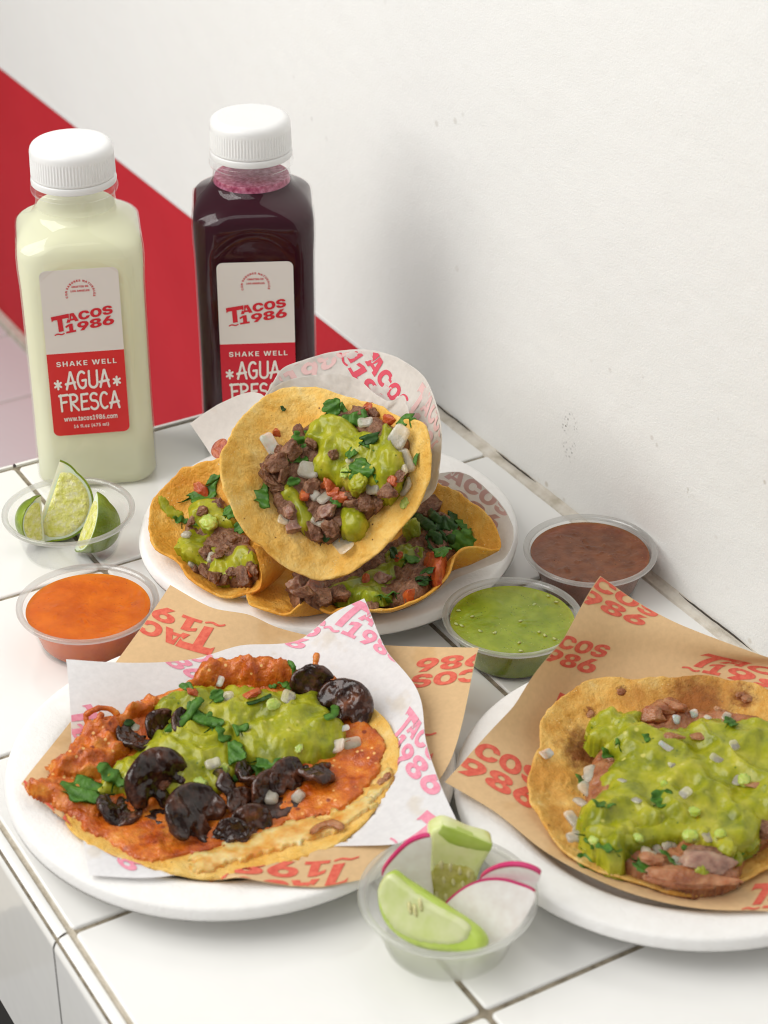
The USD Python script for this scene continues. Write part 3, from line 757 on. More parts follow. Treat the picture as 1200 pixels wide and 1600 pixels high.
# ------------------------------------------------------------------ tortillas and their fillings
class Dish:
    """a bent round: heights over the mean plane of its rim. rim: (px, py, z) seen points, turned into places"""
    def __init__(self, rim, depth, flat=3.0, waves=0.0, seed=0, normal=None, center=None, wob=.0006, power=2.2):
        P = np.array([at(*r) for r in rim])
        dense = smoothloop(P, 240)
        c = dense.mean(0)
        if normal is None:
            n = np.linalg.svd(dense - c)[2][2]
        else: n = unit(normal)
        if n[2] < 0: n = -n
        self.n, self.c, self.depth, self.flat, self.seed, self.wob, self.power = n, c, depth, flat, seed, wob, power
        self.e1 = unit(np.cross([0, 1.0, 0], n)); self.e2 = np.cross(n, self.e1)
        L = dense - c
        x, y, w = L @ self.e1, L @ self.e2, L @ n
        if center is not None:
            q = at(*center) - c
            self.c = c + self.e1 * (q @ self.e1) + self.e2 * (q @ self.e2)
            L = dense - self.c; x, y, w = L @ self.e1, L @ self.e2, L @ n
        th = np.arctan2(y, x); o = np.argsort(th); th, r, w = th[o], np.hypot(x, y)[o], w[o]
        k = np.r_[True, np.diff(th) > 1e-4]; th, r, w = th[k], r[k], w[k]
        T = np.r_[th - 2 * PI, th, th + 2 * PI]
        self.fr, self.fw = PchipInterpolator(T, np.tile(r, 3)), PchipInterpolator(T, np.tile(w, 3))
        self._loc = None
    def polar(self, q):
        th = np.arctan2(q[:, 1], q[:, 0]); r = np.hypot(q[:, 0], q[:, 1])
        return th, r / self.fr(th)
    def w(self, q):
        th, t = self.polar(q)
        return self.fw(th) * t ** self.power - self.depth * (1 - np.minimum(t, 1.3) ** self.flat) + self.wob * 2 * (fbm(np.c_[q * 70, q[:, :1] * 0 + self.seed], 3, self.seed) - .5) * 2 * np.minimum(t + .3, 1)
    def __call__(self, q, lift=0.0):
        q = np.atleast_2d(np.asarray(q, float))
        return self.c + q[:, :1] * self.e1 + q[:, 1:] * self.e2 + (self.w(q) + lift)[:, None] * self.n
    def normal(self, q, e=.0015):
        q = np.atleast_2d(np.asarray(q, float))
        n = np.cross(self(q + [e, 0]) - self(q - [e, 0]), self(q + [0, e]) - self(q - [0, e]))
        return n / np.linalg.norm(n, axis=1, keepdims=True)
    def loc(self, pts, lift=0.0):
        """the places (in its own plane) that are seen at these picture points"""
        if self._loc is None:
            R = float(self.fr(np.linspace(-PI, PI, 200)).max()) * 1.25
            gx, gy = np.meshgrid(np.linspace(-R, R, 230), np.linspace(-R, R, 230))
            q = np.c_[gx.ravel(), gy.ravel()]
            th, t = self.polar(q)
            q = q[t < 1.25]
            self._loc = q, self(q), self.normal(q)
        q, p, n = self._loc
        p = p + self.n * lift
        view = EYE - p
        ok = (view * n).sum(1) > 0
        px = proj(p)
        out = []
        for a in np.atleast_2d(np.asarray(pts, float)):
            d = np.hypot(*(px - a).T) + np.where(ok, 0, 30)
            m = np.argsort(d)[:4]
            wt = 1 / (d[m] + .2)
            near = np.hypot(*(q[m] - q[m[0]]).T) < .004
            out.append((q[m] * (wt * near)[:, None]).sum(0) / (wt * near).sum())
        return np.array(out)
def tortilla_mesh(D, thick=.0013, nt=64, na=260, rag=.0009):
    th = np.linspace(0, 2 * PI, na, endpoint=False)
    r = D.fr(th) * (1 + (rag / .05) * 2 * (fbm(np.c_[np.cos(th) * 9, np.sin(th) * 9, th * 0 + D.seed], 4, D.seed + 1) - .5))
    def layer(t, off):
        q = np.stack([t[:, None] * r * np.cos(th), t[:, None] * r * np.sin(th)], -1).reshape(-1, 2)
        p = D(q)
        n = D.normal(q)
        b = .00035 * (fbm(np.c_[q * 420, q[:, :1] * 0 + D.seed], 3, D.seed + 2) - .5) * 2 + .0007 * np.maximum(fbm(np.c_[q * 190, q[:, :1] * 0 + D.seed + 4], 2, D.seed + 3) - .55, 0) * 4
        return p + n * (np.repeat(off, na)[:, None] + (b * np.repeat(off > 0, na))[:, None])
    t = np.r_[.004, np.linspace(.02, .985, nt), .993, .998, 1.0]
    e = np.interp(t, [0, .985, .993, .998, 1.0], [1, 1, .85, .5, .1])
    top = layer(t, thick / 2 * e); bot = layer(t[::-1], -thick / 2 * e[::-1])
    v = np.vstack([top, bot])
    n = len(t) * 2
    f = gridfaces(n, na, True)
    return tm(v, f)
def blob_mesh(D, pg, H, step=.0009, edge=.006, lumps=(.45, 110), fine=(.0005, 420), ridge=(0, 60), seed=0, base=0.0, ragged=.0012, floor=-.0012):
    """a heap over a region of a dish. H: height; edge: width over which it rounds off"""
    x0, y0, x1, y1 = pg.buffer(.004).bounds
    nx, ny = int((x1 - x0) / step) + 1, int((y1 - y0) / step) + 1
    gx, gy = np.meshgrid(np.linspace(x0, x1, nx), np.linspace(y0, y1, ny), indexing='ij')
    q = np.c_[gx.ravel(), gy.ravel()]
    d = sdf(pg, q)
    z0 = np.zeros(len(q)) + seed * 3.7
    d = d + ragged * 2 * (fbm(np.c_[q * 220, z0], 3, seed) - .5)
    n1 = fbm(np.c_[q * lumps[1], z0], 3, seed + 11) - .5
    h = H * dome_prof(d / edge) * (1 + lumps[0] * 2 * n1)
    if ridge[0]:
        w = q + .006 * (np.c_[fbm(np.c_[q * 50, z0], 2, seed + 21), fbm(np.c_[q * 50, z0 + 5], 2, seed + 22)] - .5) * 2
        h = h + ridge[0] * (1 - np.abs(2 * fbm(np.c_[w * ridge[1], z0], 3, seed + 23) - 1) * 2.2) * np.clip(d / edge, 0, 1)
    h = h + fine[0] * 2 * (fbm(np.c_[q * fine[1], z0], 3, seed + 31) - .5) * np.clip(d / .002, 0, 1)
    h = np.where(d > 0, h + base + .0010, floor)
    p = D(q, h)
    f = gridfaces(nx, ny)
    k = (d.reshape(-1)[f] > -step * .5).sum(1) > 0
    f = f[k]
    u, inv = np.unique(f, return_inverse=True)
    return tm(p[u], inv.reshape(f.shape))
class Taco:
    def __init__(self, name, label, rim, depth, group, tmat='tortilla', seed=0, thick=.0013, **kw):
        self.D = Dish(rim, depth, seed=seed, **kw)
        self.t = thing(name, label, 'taco', self.D.c, group)
        self.seed = seed
        m = tortilla_mesh(self.D, thick)
        self.cloud, self._px = [np.array(m.vertices)], None
        put(self.t, 'tortilla', m, tmat)
    def region(self, pts, lift=.002):
        return poly(smoothloop(self.D.loc(pts, lift), 140))
    def blob(self, name, pts, mat_, H, lift=None, label=None, **kw):
        lift = H * .5 if lift is None else lift
        self.seed += 1
        m = blob_mesh(self.D, self.region(pts, lift), H, seed=self.seed, **kw)
        self.cloud.append(np.array(m.vertices)); self._px = None
        return put(self.t, name, m, mat_, label=label)
    def spot(self, pt, lift=None):
        """the place on top of everything heaped so far that is seen at pt, and the way up there"""
        if self._px is None:
            V = np.vstack(self.cloud)
            self._px = V, proj(V), (V - EYE) @ FW
        V, P, Z = self._px
        d = np.hypot(P[:, 0] - pt[0], P[:, 1] - pt[1])
        k = np.nonzero(d < 3.5)[0]
        if len(k) == 0: k = np.argsort(d)[:1]
        p = V[k[np.argmin(Z[k])]]
        k = np.nonzero((d < 14))[0]
        near = k[np.linalg.norm(V[k] - p, axis=1) < .004] if len(k) else k
        n = self.D.normal((([(p - self.D.c) @ self.D.e1, (p - self.D.c) @ self.D.e2],)))[0]
        return p, unit(n + .25 * unit(EYE - p))
    def chunk(self, name, pt, size, mat_, lift=.004, boxy=.35, rough=.35, freq=2.2, sub=3, R=None, label=None, cuts=None, sink=.45):
        self.seed += 1
        p, n = self.spot(pt, lift)
        p = p + n * size[2] * (sink if name in ('beef_piece', 'pork_piece', 'guacamole_dab') else .1)
        r = rng(self.seed)
        R = frame(n, r.uniform(0, 6.3)) @ rot((r.uniform(-.5, .5), r.uniform(-.5, .5), 0)) if R is None else R
        return put(self.t, name, place(lump(self.seed, sub, size, boxy, rough, freq, (7 if name in ('beef_piece', 'pork_piece', 'tomato_piece') else 0) if cuts is None else cuts), p, R), mat_, label=label)
    def onion(self, pt, size=(.0055, .004, .0011), lift=.006, spin=None, tilt=None, mat_='onion', name='onion_piece'):
        self.seed += 1
        r = rng(self.seed)
        p, n = self.spot(pt, lift)
        R = frame(n, r.uniform(0, 6.3) if spin is None else spin) @ rot((r.uniform(-.5, .5) if tilt is None else tilt, r.uniform(-.5, .5), 0))
        L, W, T = (.78 * k for k in size)
        p = p + n * .28 * T
        pg = poly([(-L / 2 * r.uniform(.85, 1.1), -W / 2 * r.uniform(.7, 1.1)), (L / 2 * r.uniform(.8, 1.1), -W / 2 * r.uniform(.8, 1.1)), (L / 2 * r.uniform(.85, 1.1), W / 2 * r.uniform(.7, 1.1)), (-L / 2 * r.uniform(.8, 1.1), W / 2 * r.uniform(.8, 1.1))]).buffer(-.26 * min(L, W)).buffer(.26 * min(L, W) + .0004, quad_segs=5)
        m = pillow(pg, T, max(.0005, L / 16), w=.0013)
        v = np.array(m.vertices)
        v[:, 2] += r.uniform(15, 45) * v[:, 0] ** 2
        return put(self.t, name, tm(v @ R.T + p, m.faces), mat_, smooth=50)
    def leaf(self, pt, size=.010, lift=.008, spin=0.0, tilt=(0.0, 0.0), stem=True, mat_='cilantro', curl=1.0, name='cilantro_leaf'):
        self.seed += 1
        p, n = self.spot(pt, lift)
        size = size * .88
        p = p + n * .0011
        R = frame(n, spin) @ rot((tilt[0] * .7, tilt[1] * .7, 0))
        m = leaf_mesh(self.seed, curl, size < .0125 and self.seed % 4 != 0)
        return put(self.t, name, tm(np.array(m.vertices) * size @ R.T + p, m.faces), mat_)
    def strip(self, pts, width=.0025, lift=.007, mat_='cilantro', name='cilantro_strip'):
        """a cut strip of leaf lying along seen points"""
        s = np.linspace(0, 1, 14)
        sp = [self.spot(p_) for p_ in pts]
        P0, N0 = np.array([a_[0] + a_[1] * .0014 for a_ in sp]), np.array([a_[1] for a_ in sp])
        t = np.linspace(0, 1, len(pts))
        P = np.stack([PchipInterpolator(t, P0[:, k])(s) for k in range(3)], 1)
        N = np.stack([np.interp(s, t, N0[:, k]) for k in range(3)], 1)
        T = np.gradient(P, axis=0); T /= np.linalg.norm(T, axis=1, keepdims=True)
        B = np.cross(N, T)
        self.seed += 1
        wv = width / 2 * (1 + .5 * (fbm(np.c_[s * 9, s * 0, s * 0], 2, self.seed) - .5)) * np.clip(np.minimum(s, 1 - s) * 8 + .25, 0, 1)
        rows = [P + B * wv[:, None] * k + N * (.0005 * (1 - k * k) + o) for k, o in ((-1, 0), (-.5, .0001), (0, .0001), (.5, .0001), (1, 0), (.5, -.0002), (0, -.0002), (-.5, -.0002))]
        v = np.stack(rows, 1).reshape(-1, 3)
        return put(self.t, name, tm(v, gridfaces(len(s), 8, True)), mat_)
def leaf_mesh(seed, curl=1.0, cut=False):
    """a cut-edged coriander leaf, about 1 long, stem at the origin, pointing along +x"""
    r = rng(seed)
    def lobe(a, L, w):
        t = np.linspace(0, 1, 9)
        up = [(L * k, w * 1.25 * math.sin(PI * min(k * 1.02, 1) ** 1.25) ** .6 * (1 + .13 * (1 if i % 2 else -1)) + .01) for i, k in enumerate(t[:-1])]
        return affinity.rotate(poly([(0, 0)] + up + [(L, .0)] + [(x, -y) for x, y in up[::-1]]), math.degrees(a), origin=(0, 0))
    pg = unary_union([lobe(0, 1.0, .26), lobe(.75 + r.uniform(-.1, .1), .78, .22), lobe(-.75 + r.uniform(-.1, .1), .78, .22), lobe(1.5, .42, .14), lobe(-1.5, .42, .14), affinity.translate(sbox(-.5, -.028, .2, .028), 0, 0)])
    if pg.geom_type != 'Polygon': pg = max(pg.geoms, key=lambda g: g.area)
    if cut:                                       # chopped: a knife went through once or twice
        for _ in range(1 + (r.random() < .5)):
            a, k = r.uniform(0, 2 * PI), r.uniform(-.05, .3)
            d = np.array([math.cos(a), math.sin(a)]); e = np.array([-d[1], d[0]]); o = np.array([.4, 0]) + d * k
            h = Polygon([o + e * 3, o - e * 3, o - e * 3 - d * 6, o + e * 3 - d * 6])
            g = pg.intersection(h)
            g = max(getattr(g, 'geoms', [g]), key=lambda q: q.area)
            if g.geom_type == 'Polygon' and g.area > .28 * pg.area: pg = g
    pg = pg.simplify(.012)
    m = pillow(pg, .035, .07, w=.03)
    v = np.array(m.vertices)
    k = curl * r.uniform(.2, .5)
    v[:, 2] += -k * v[:, 0] ** 2 * r.choice([-.6, 1]) + k * .7 * v[:, 1] ** 2 * r.choice([-1, 1]) + .16 * (fbm(v * 3 + seed, 2, seed) - .5) + .05 * np.sin(v[:, 1] * 14 + v[:, 0] * 5)
    return tm(v, m.faces)

# colours of the food
tort = dict(subsurface_weight=.12, subsurface_scale=.002, subsurface_radius=(1, .6, .25))
mat('tortilla', (.80, .46, .11), .5, ramp=[(.24, (.66, .26, .03)), (.42, (.80, .43, .08)), (.58, (.86, .55, .16)), (.74, (.90, .70, .34))], scale=60, detail=7, rrough=.7, bump=.0010, bscale=620, bdetail=5, specks=[(650, .20, (.86, .62, .28)), (170, .085, (.16, .06, .02))], **tort, specular_ior_level=0.25)
mat('orange_tortilla', (.78, .36, .05), .42, ramp=[(.25, (.66, .22, .02)), (.5, (.78, .36, .05)), (.75, (.84, .52, .14))], scale=60, detail=7, rrough=.7, bump=.0010, bscale=620, bdetail=5, specks=[(650, .20, (.86, .62, .28)), (150, .09, (.16, .05, .02))], **tort, specular_ior_level=0.25)
SCORCH = {}
def toasted(): mat('toasted_tortilla', (.72, .38, .08), .46, ramp=[(.2, (.54, .20, .02)), (.42, (.70, .35, .07)), (.6, (.78, .47, .13)), (.78, (.84, .62, .27))], scale=95, detail=6, rrough=.68, bump=.0010, bscale=620, bdetail=5, specks=[(650, .20, (.86, .62, .28)), (120, .10, (.20, .07, .02))], **tort, specular_ior_level=0.25, scorch=SCORCH['toasted_tortilla'])
mat('guacamole', (.30, .34, .02), .28, ramp=[(.2, (.10, .125, .005)), (.36, (.20, .225, .007)), (.5, (.315, .325, .011)), (.64, (.42, .40, .026)), (.78, (.56, .50, .10))], scale=95, detail=5, rrough=.62, bump=.0006, bscale=190, bdetail=3,
    specks=[(200, .24, (.56, .52, .12)), (260, .15, (.10, .16, .010))], subsurface_weight=.12, subsurface_scale=.002, subsurface_radius=(.9, 1, .3), specular_ior_level=.4)
mat('dark_guacamole', (.24, .29, .02), .28, ramp=[(.2, (.10, .13, .006)), (.45, (.21, .26, .012)), (.62, (.30, .34, .022)), (.8, (.42, .42, .07))], scale=130, detail=5, rrough=.62, bump=.0007, bscale=210, bdetail=3,
    subsurface_weight=.3, subsurface_scale=.003, subsurface_radius=(.8, 1, .2), specular_ior_level=.4)
mat('avocado', (.52, .54, .10), .25, ramp=[(.3, (.42, .47, .05)), (.7, (.62, .60, .17))], scale=200, bump=.0003, bscale=500, subsurface_weight=.4, subsurface_scale=.003, specular_ior_level=0.38)
mat('grilled_meat', (.11, .055, .04), .34, ramp=[(.25, (.045, .016, .007)), (.42, (.15, .062, .030)), (.58, (.27, .130, .072)), (.78, (.46, .26, .15))], scale=300, detail=6, rrough=.7, bump=.0012, bscale=600, bdetail=4, subsurface_weight=.1, subsurface_scale=.002, specular_ior_level=0.38)
mat('pale_meat', (.30, .16, .11), .34, ramp=[(.25, (.16, .07, .05)), (.5, (.32, .17, .12)), (.75, (.46, .28, .19))], scale=240, detail=4, bump=.0006, bscale=600, subsurface_weight=.2, subsurface_scale=.002, specular_ior_level=.5)
mat('pork', (.34, .12, .06), .28, ramp=[(.25, (.19, .045, .014)), (.5, (.36, .13, .050)), (.78, (.54, .26, .13))], scale=180, detail=4, bump=.0012, bscale=330, subsurface_weight=.2, subsurface_scale=.002, specular_ior_level=.5)
mat('onion', (.74, .66, .48), .14, subsurface_weight=.7, subsurface_scale=.004, subsurface_radius=(1, .95, .8), ramp=[(.3, (.62, .53, .33)), (.7, (.82, .76, .58))], scale=260, detail=3, bump=.0003, bscale=500, specular_ior_level=0.38)
mat('stained_onion', (.78, .55, .42), .22, subsurface_weight=.5, subsurface_scale=.003, ramp=[(.3, (.70, .42, .30)), (.7, (.82, .70, .60))], scale=200, detail=2, specular_ior_level=0.38)
mat('red_salsa', (.46, .075, .015), .26, ramp=[(.3, (.34, .035, .008)), (.7, (.58, .13, .03))], scale=300, detail=4, bump=.0006, bscale=600, subsurface_weight=.25, subsurface_scale=.002, specular_ior_level=.5)
def leaf_mat(name, c0, c1):
    n = {'g': ('geometry', {}), 'nz': ('noise_texture', {'scale': 300.0, 'detail': 3.0}), 'r': ('rgb_ramp', {'ramp': [(.3, c0), (.7, c1)]}), 'b': ('bump', {'distance': .0010}),
         'p': ('principled_bsdf', {'roughness': .42, 'specular_ior_level': .35}), 't': ('translucent_bsdf', {'color': tuple(min(1, 1.8 * c) for c in c1)}), 'm': ('mix_closure', {'fac': .22})}
    M[name] = usdkit.material(stage, '/World/Looks/' + name, n, [('g.position', 'nz.vector'), ('nz.fac', 'r.fac'), ('nz.fac', 'b.height'), ('b.normal', 'p.normal'), ('r.color', 'p.base_color'), ('p.BSDF', 'm.closure1'), ('t.BSDF', 'm.closure2')], surface='m.closure')
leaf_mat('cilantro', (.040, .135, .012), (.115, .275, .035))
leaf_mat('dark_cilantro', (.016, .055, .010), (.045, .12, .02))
mat('mushroom', (.035, .016, .012), .15, ramp=[(.3, (.008, .004, .003)), (.48, (.030, .011, .007)), (.62, (.085, .030, .016)), (.78, (.24, .085, .04))], scale=120, detail=4, rrough=.6, bump=.0006, bscale=190, bdetail=3)
mat('mushroom_stem', (.22, .08, .035), .3, ramp=[(.3, (.07, .025, .015)), (.6, (.26, .09, .04)), (.8, (.36, .15, .08))], scale=200, detail=4, bump=.0012, bscale=500)
mat('cheese_crust', (.66, .18, .02), .19, ramp=[(.24, (.15, .018, .003)), (.38, (.40, .065, .006)), (.52, (.58, .135, .011)), (.66, (.70, .25, .03)), (.8, (.84, .48, .14))], scale=105, detail=6, rrough=.66, bump=.0011, bscale=320, bdetail=4, specks=[(260, .20, (.86, .52, .18)), (170, .20, (.24, .035, .006))], subsurface_weight=.05, subsurface_scale=.001, subsurface_radius=(1, .4, .1), specular_ior_level=.5)
mat('melted_cheese', (.76, .50, .20), .3, ramp=[(.3, (.62, .20, .025)), (.46, (.72, .36, .08)), (.6, (.78, .52, .20)), (.75, (.82, .66, .38))], scale=140, detail=4, bump=.0003, bscale=150, specks=[(300, .10, (.25, .08, .03))], subsurface_weight=.3, subsurface_scale=.003, specular_ior_level=0.38)
mat('char', (.02, .014, .012), .6, bump=.0008, bscale=900)
# ------------------------------------------------------------------ front left taco: mushrooms, guacamole and a crisp cheese crust
rimL = [(105, 1285, .0175), (150, 1325, .0165), (250, 1361, .0165), (330, 1373, .0165), (420, 1357, .0165), (500, 1331, .017), (545, 1310, .0175), (600, 1245, .019), (624, 1190, .020), (612, 1140, .022),
        (575, 1098, .024), (510, 1063, .026), (400, 1050, .027), (290, 1075, .026), (180, 1130, .0235), (110, 1200, .020)]
L_ = Taco('mushroom_taco', 'mushroom taco with crisp orange cheese crust and guacamole on the front plate', rimL, .0075, None, seed=100)
DL = L_.D
def lid(D, drop=.0012, tmax=1.0):
    R = float(D.fr(np.linspace(-PI, PI, 90)).max())
    gx, gy = np.meshgrid(np.linspace(-R, R, 90), np.linspace(-R, R, 90))
    q = np.c_[gx.ravel(), gy.ravel()]
    p = D(q[D.polar(q)[1] <= tmax])
    p[:, 2] -= drop
    return HF(p)
lidL = lid(DL)
A = .141
KL = Sheet([(0, 0), (A, 0), (A, A), (0, A), (0, .30 * A), (.14 * A, A), (.26 * A, A), (.33 * A, A), (.44 * A, A), (.69 * A, A), (A, .5 * A), (A, .17 * A), (.75 * A, 0), (.60 * A, 0), (.2 * A, 0), (.5 * A, .5 * A), (.9 * A, 0), (.68 * A, .02 * A)],
           [at(33, 1225, .021), at(568, 1374, .017), at(748, 1012, .027), at(266, 914, .027), at(95, 1147, .019), at(333, 950, .026), at(391, 961, .025), at(425, 977, .022), at(479, 992, .0195), at(600, 1008, .021), at(702, 1192, .022), at(617, 1314, .018),
            at(427, 1381, .0175), at(345, 1375, .0165), at(130, 1305, .0175), at(385, 1190, .006), at(513, 1385, .0175), at(375, 1362, .0195)],
           over=[(plate_z(PL), .0002), (plate_z(PB), .0002)], below=[(lidL, .0014)])
sqL = sbox(0, 0, A, A)
def sheet_thing(label, S, outline, mat_, signs=(), prmat=None, name='paper_sheet', group=None, step=.0022):
    m = sheet_mesh(S, outline, step)
    t = thing(name, label, 'paper', m.vertices.mean(0), group)
    sh = put(t, 'sheet', m, mat_)
    for px, turn, w in signs:
        g = sign_at(S, px, turn, w, outline).intersection(outline.buffer(-.0003))
        if g.area > 4e-6: put(sh, 'printed_sign', print_on(S, g), prmat, smooth=False)
    return t, m
_, mKL = sheet_thing('brown printed paper under the white sheet of the mushroom taco, its corners showing', KL, sqL, 'kraft_paper',
                     [((250, 975), 180, .052), ((742, 1042), 180, .052), ((440, 1372), 180, .052), ((60, 1265), 180, .052), ((640, 960), 180, .052), ((560, 1180), 180, .052)], 'red_print')
B = .130
WL = Sheet([(0, 0), (B, 0), (B, B), (0, B), (.15 * B, 0), (.77 * B, 0), (.9 * B, 0), (.6 * B, 0), (B, .28 * B), (B, .7 * B), (.89 * B, B), (.79 * B, B), (.6 * B, B), (.45 * B, B), (.2 * B, B), (0, .65 * B), (0, .45 * B), (0, .2 * B), (.5 * B, .5 * B), (.8 * B, .55 * B), (.55 * B, .85 * B)],
           [at(140, 1368, .0178), at(713, 1281, .026), at(569, 935, .037), at(103, 1030, .036), at(225, 1372, .0175), at(583, 1321, .0195), at(650, 1312, .022), at(480, 1325, .0172), at(665, 1155, .026), at(608, 1022, .031), at(517, 961, .033), at(471, 998, .0245), at(379, 1008, .0225),
            at(310, 1028, .0225), at(180, 1035, .030), at(111, 1140, .0245), at(114, 1205, .017), at(128, 1305, .017), at(370, 1215, .0075), at(600, 1120, .021), at(395, 1050, .019)],
           over=[(HF(mKL.vertices), .0004), (plate_z(PL), .0007), (plate_z(PB), .0008)], below=[(lidL, .0004)])
sqW = sbox(0, 0, B, B)
sheet_thing('white paper with pink signs directly under the mushroom taco', WL, sqW, 'white_paper', [((648, 1163), -74, .050), ((583, 985), -74, .050), ((712, 1338), -74, .050), ((268, 1012), -74, .050), ((150, 1165), -74, .050), ((172, 1300), -74, .050), ((330, 1440), -74, .050), ((420, 960), -74, .050)], 'pink_print')

Z4 = lambda pts: zm(20, 1000, 3.75, pts)
Z5 = lambda pts: zm(300, 1000, 3.529, pts)
crust = [(45, 1221), (75, 1215), (100, 1190), (119, 1165), (140, 1140), (165, 1120), (185, 1118), (204, 1109), (228, 1093), (260, 1085), (303, 1060), (330, 1048), (379, 1040), (420, 1042), (459, 1057), (500, 1058), (535, 1082), (563, 1119), (598, 1147), (597, 1198), (560, 1245),
         (527, 1269), (470, 1283), (427, 1297), (385, 1312), (320, 1330), (281, 1339), (228, 1345), (169, 1317), (127, 1293), (100, 1268), (70, 1246), (47, 1230)]
L_.blob('cheese_crust', crust, 'cheese_crust', .0009, lift=.001, edge=.004, lumps=(.6, 130), fine=(.0005, 420), ridge=(.0014, 75), ragged=.003, label='thin crisp orange cheese crust')
L_.blob('crisp_edge', Z5([(-60, 290), (0, 240), (50, 165), (130, 120), (230, 100), (300, 98), (400, 112), (520, 150), (600, 185), (700, 180), (800, 215), (830, 290), (760, 330), (600, 280), (400, 270), (200, 250), (60, 300)]), 'cheese_crust', .0060, edge=.005, lumps=(.7, 190), fine=(.0009, 420), ridge=(.0038, 100), ragged=.004, label='standing rim of crisp cheese at the back')
L_.blob('crisp_edge', Z4([(205, 765), (270, 690), (330, 640), (400, 560), (440, 500), (520, 480), (600, 450), (690, 395), (780, 345), (855, 330), (860, 430), (760, 480), (660, 520), (650, 620), (700, 660), (580, 760), (470, 850), (380, 830), (250, 800)]), 'cheese_crust', .0040, edge=.005, lumps=(.7, 180), fine=(.0009, 420), ridge=(.004, 120), ragged=.0025, label='lifted flap of crisp cheese on the left')
L_.blob('crisp_edge', Z4([(100, 830), (180, 840), (280, 850), (380, 930), (480, 980), (520, 1040), (420, 1040), (300, 1000), (200, 930), (110, 875)]), 'cheese_crust', .003, edge=.005, lumps=(.6, 150), fine=(.0008, 480), ridge=(.0025, 100), ragged=.0022)
def crisp_strand(pts, lift, r0):
    p = np.array([DL(DL.loc([a], l), l)[0] for a, l in zip(pts, lift)])
    s = np.linspace(0, 1, 26)
    t = np.linspace(0, 1, len(p))
    c = np.stack([PchipInterpolator(t, p[:, k])(s) for k in range(3)], 1)
    c += .0004 * (np.stack([fbm(np.c_[s * 9, s * 0 + k, s * 0], 2, 40 + k) for k in range(3)], 1) - .5)
    put(L_.t, 'cheese_strand', tube(c, r0 * (1 + .5 * (fbm(np.c_[s * 12, s * 0, s * 0], 2, 3) - .5)), 8), 'cheese_crust')
crisp_strand([(496, 1050), (493, 1040), (495, 1022)], (.005, .008, .009), .0013)
crisp_strand(Z4([(440, 500), (430, 440), (500, 405), (580, 410), (615, 440)]), (.003, .005, .006, .005, .004), .0012)
crisp_strand(Z4([(455, 510), (490, 480), (520, 430)]), (.003, .005, .006), .0013)
L_.blob('melted_cheese', Z5([(0, 1220), (150, 1150), (330, 1080), (450, 1040), (650, 1000), (780, 960), (900, 900), (1000, 870), (1010, 900), (900, 990), (750, 1080), (560, 1130), (380, 1190), (200, 1240), (60, 1290)]), 'melted_cheese', .0007, edge=.006, lumps=(.8, 150), ragged=.006, ridge=(.0006, 110), base=.0007)
L_.blob('melted_cheese', Z5([(960, 870), (1010, 800), (1060, 720), (1090, 700), (1100, 760), (1060, 840), (1000, 900)]), 'melted_cheese', .0006, edge=.003, lumps=(.6, 150), ragged=.003, base=.0007)
L_.blob('pan_juice', [(215, 1278), (300, 1255), (420, 1205), (520, 1200), (532, 1222), (480, 1262), (420, 1290), (350, 1318), (290, 1308), (225, 1290)], 'mushroom', .0006, edge=.004, ragged=.003, base=.0010, label='dark juices under the mushrooms')
def mushroom_slice(w, seed):
    """a cut mushroom seen flat: cap with curled-in edges and a stub of stem; about w across"""
    cap = unary_union([Polygon(smoothloop([(-.50, .0), (-.44, .28), (-.17, .46), (.15, .48), (.41, .31), (.50, .02), (.43, -.17), (.29, -.20), (.19, -.12), (.14, -.20), (.15, -.46), (-.11, -.48), (-.13, -.20), (-.20, -.12), (-.30, -.22), (-.44, -.18)], 120)).buffer(0)])
    if cap.geom_type != 'Polygon': cap = max(cap.geoms, key=lambda g: g.area)
    m = pillow(cap, .15, .028, w=.05, flat=.25)
    v = np.array(m.vertices)
    o = seed * 3.1
    v[:, 2] += .16 * (fbm(v * [3, 3, 0] + o, 3, seed) - .5) * 2 + .10 * np.cos(v[:, 0] * 4 + seed) + .07 * (fbm(v * [9, 6, 0] + o, 4, seed + 2) - .5) * 2
    return tm(v * w, m.faces)
def mushroom(pt, w, spin, tilt=(0, 0), lift=.006, mat_='mushroom'):
    L_.seed += 1
    p, n = L_.spot(pt, lift)
    p = p + n * (.0018 if lift < .0072 else .0022 if lift < .0084 else .0060)
    R = frame(n, spin, RT) @ rot((tilt[0], tilt[1], 0))
    m = mushroom_slice(w, L_.seed)
    return put(L_.t, 'mushroom_slice', tm(np.array(m.vertices) @ R.T + p, m.faces), mat_)
mushroom((362, 1235), .019, 1.2, (.7, .5), .006)
mushroom((382, 1262), .016, .3, (.5, .4), .004)
mushroom((398, 1218), .017, 2.2, (.9, .2), .005)
mushroom((425, 1242), .018, 1.8, (.6, -.4), .004)
mushroom((452, 1222), .018, .9, (.7, .5), .005)
mushroom((492, 1213), .017, 2.6, (.5, .2), .004)
mushroom((392, 1290), .016, .1, (.9, .1), .004)
mushroom((362, 1306), .013, -.4, (.9, -.1), .003)
mushroom((212, 1152), .017, 2.4, (.5, .2), .0065)
mushroom((252, 1138), .015, .6, (.6, .3), .007)
mushroom((290, 1142), .013, 1.5, (.5, .3), .0095)

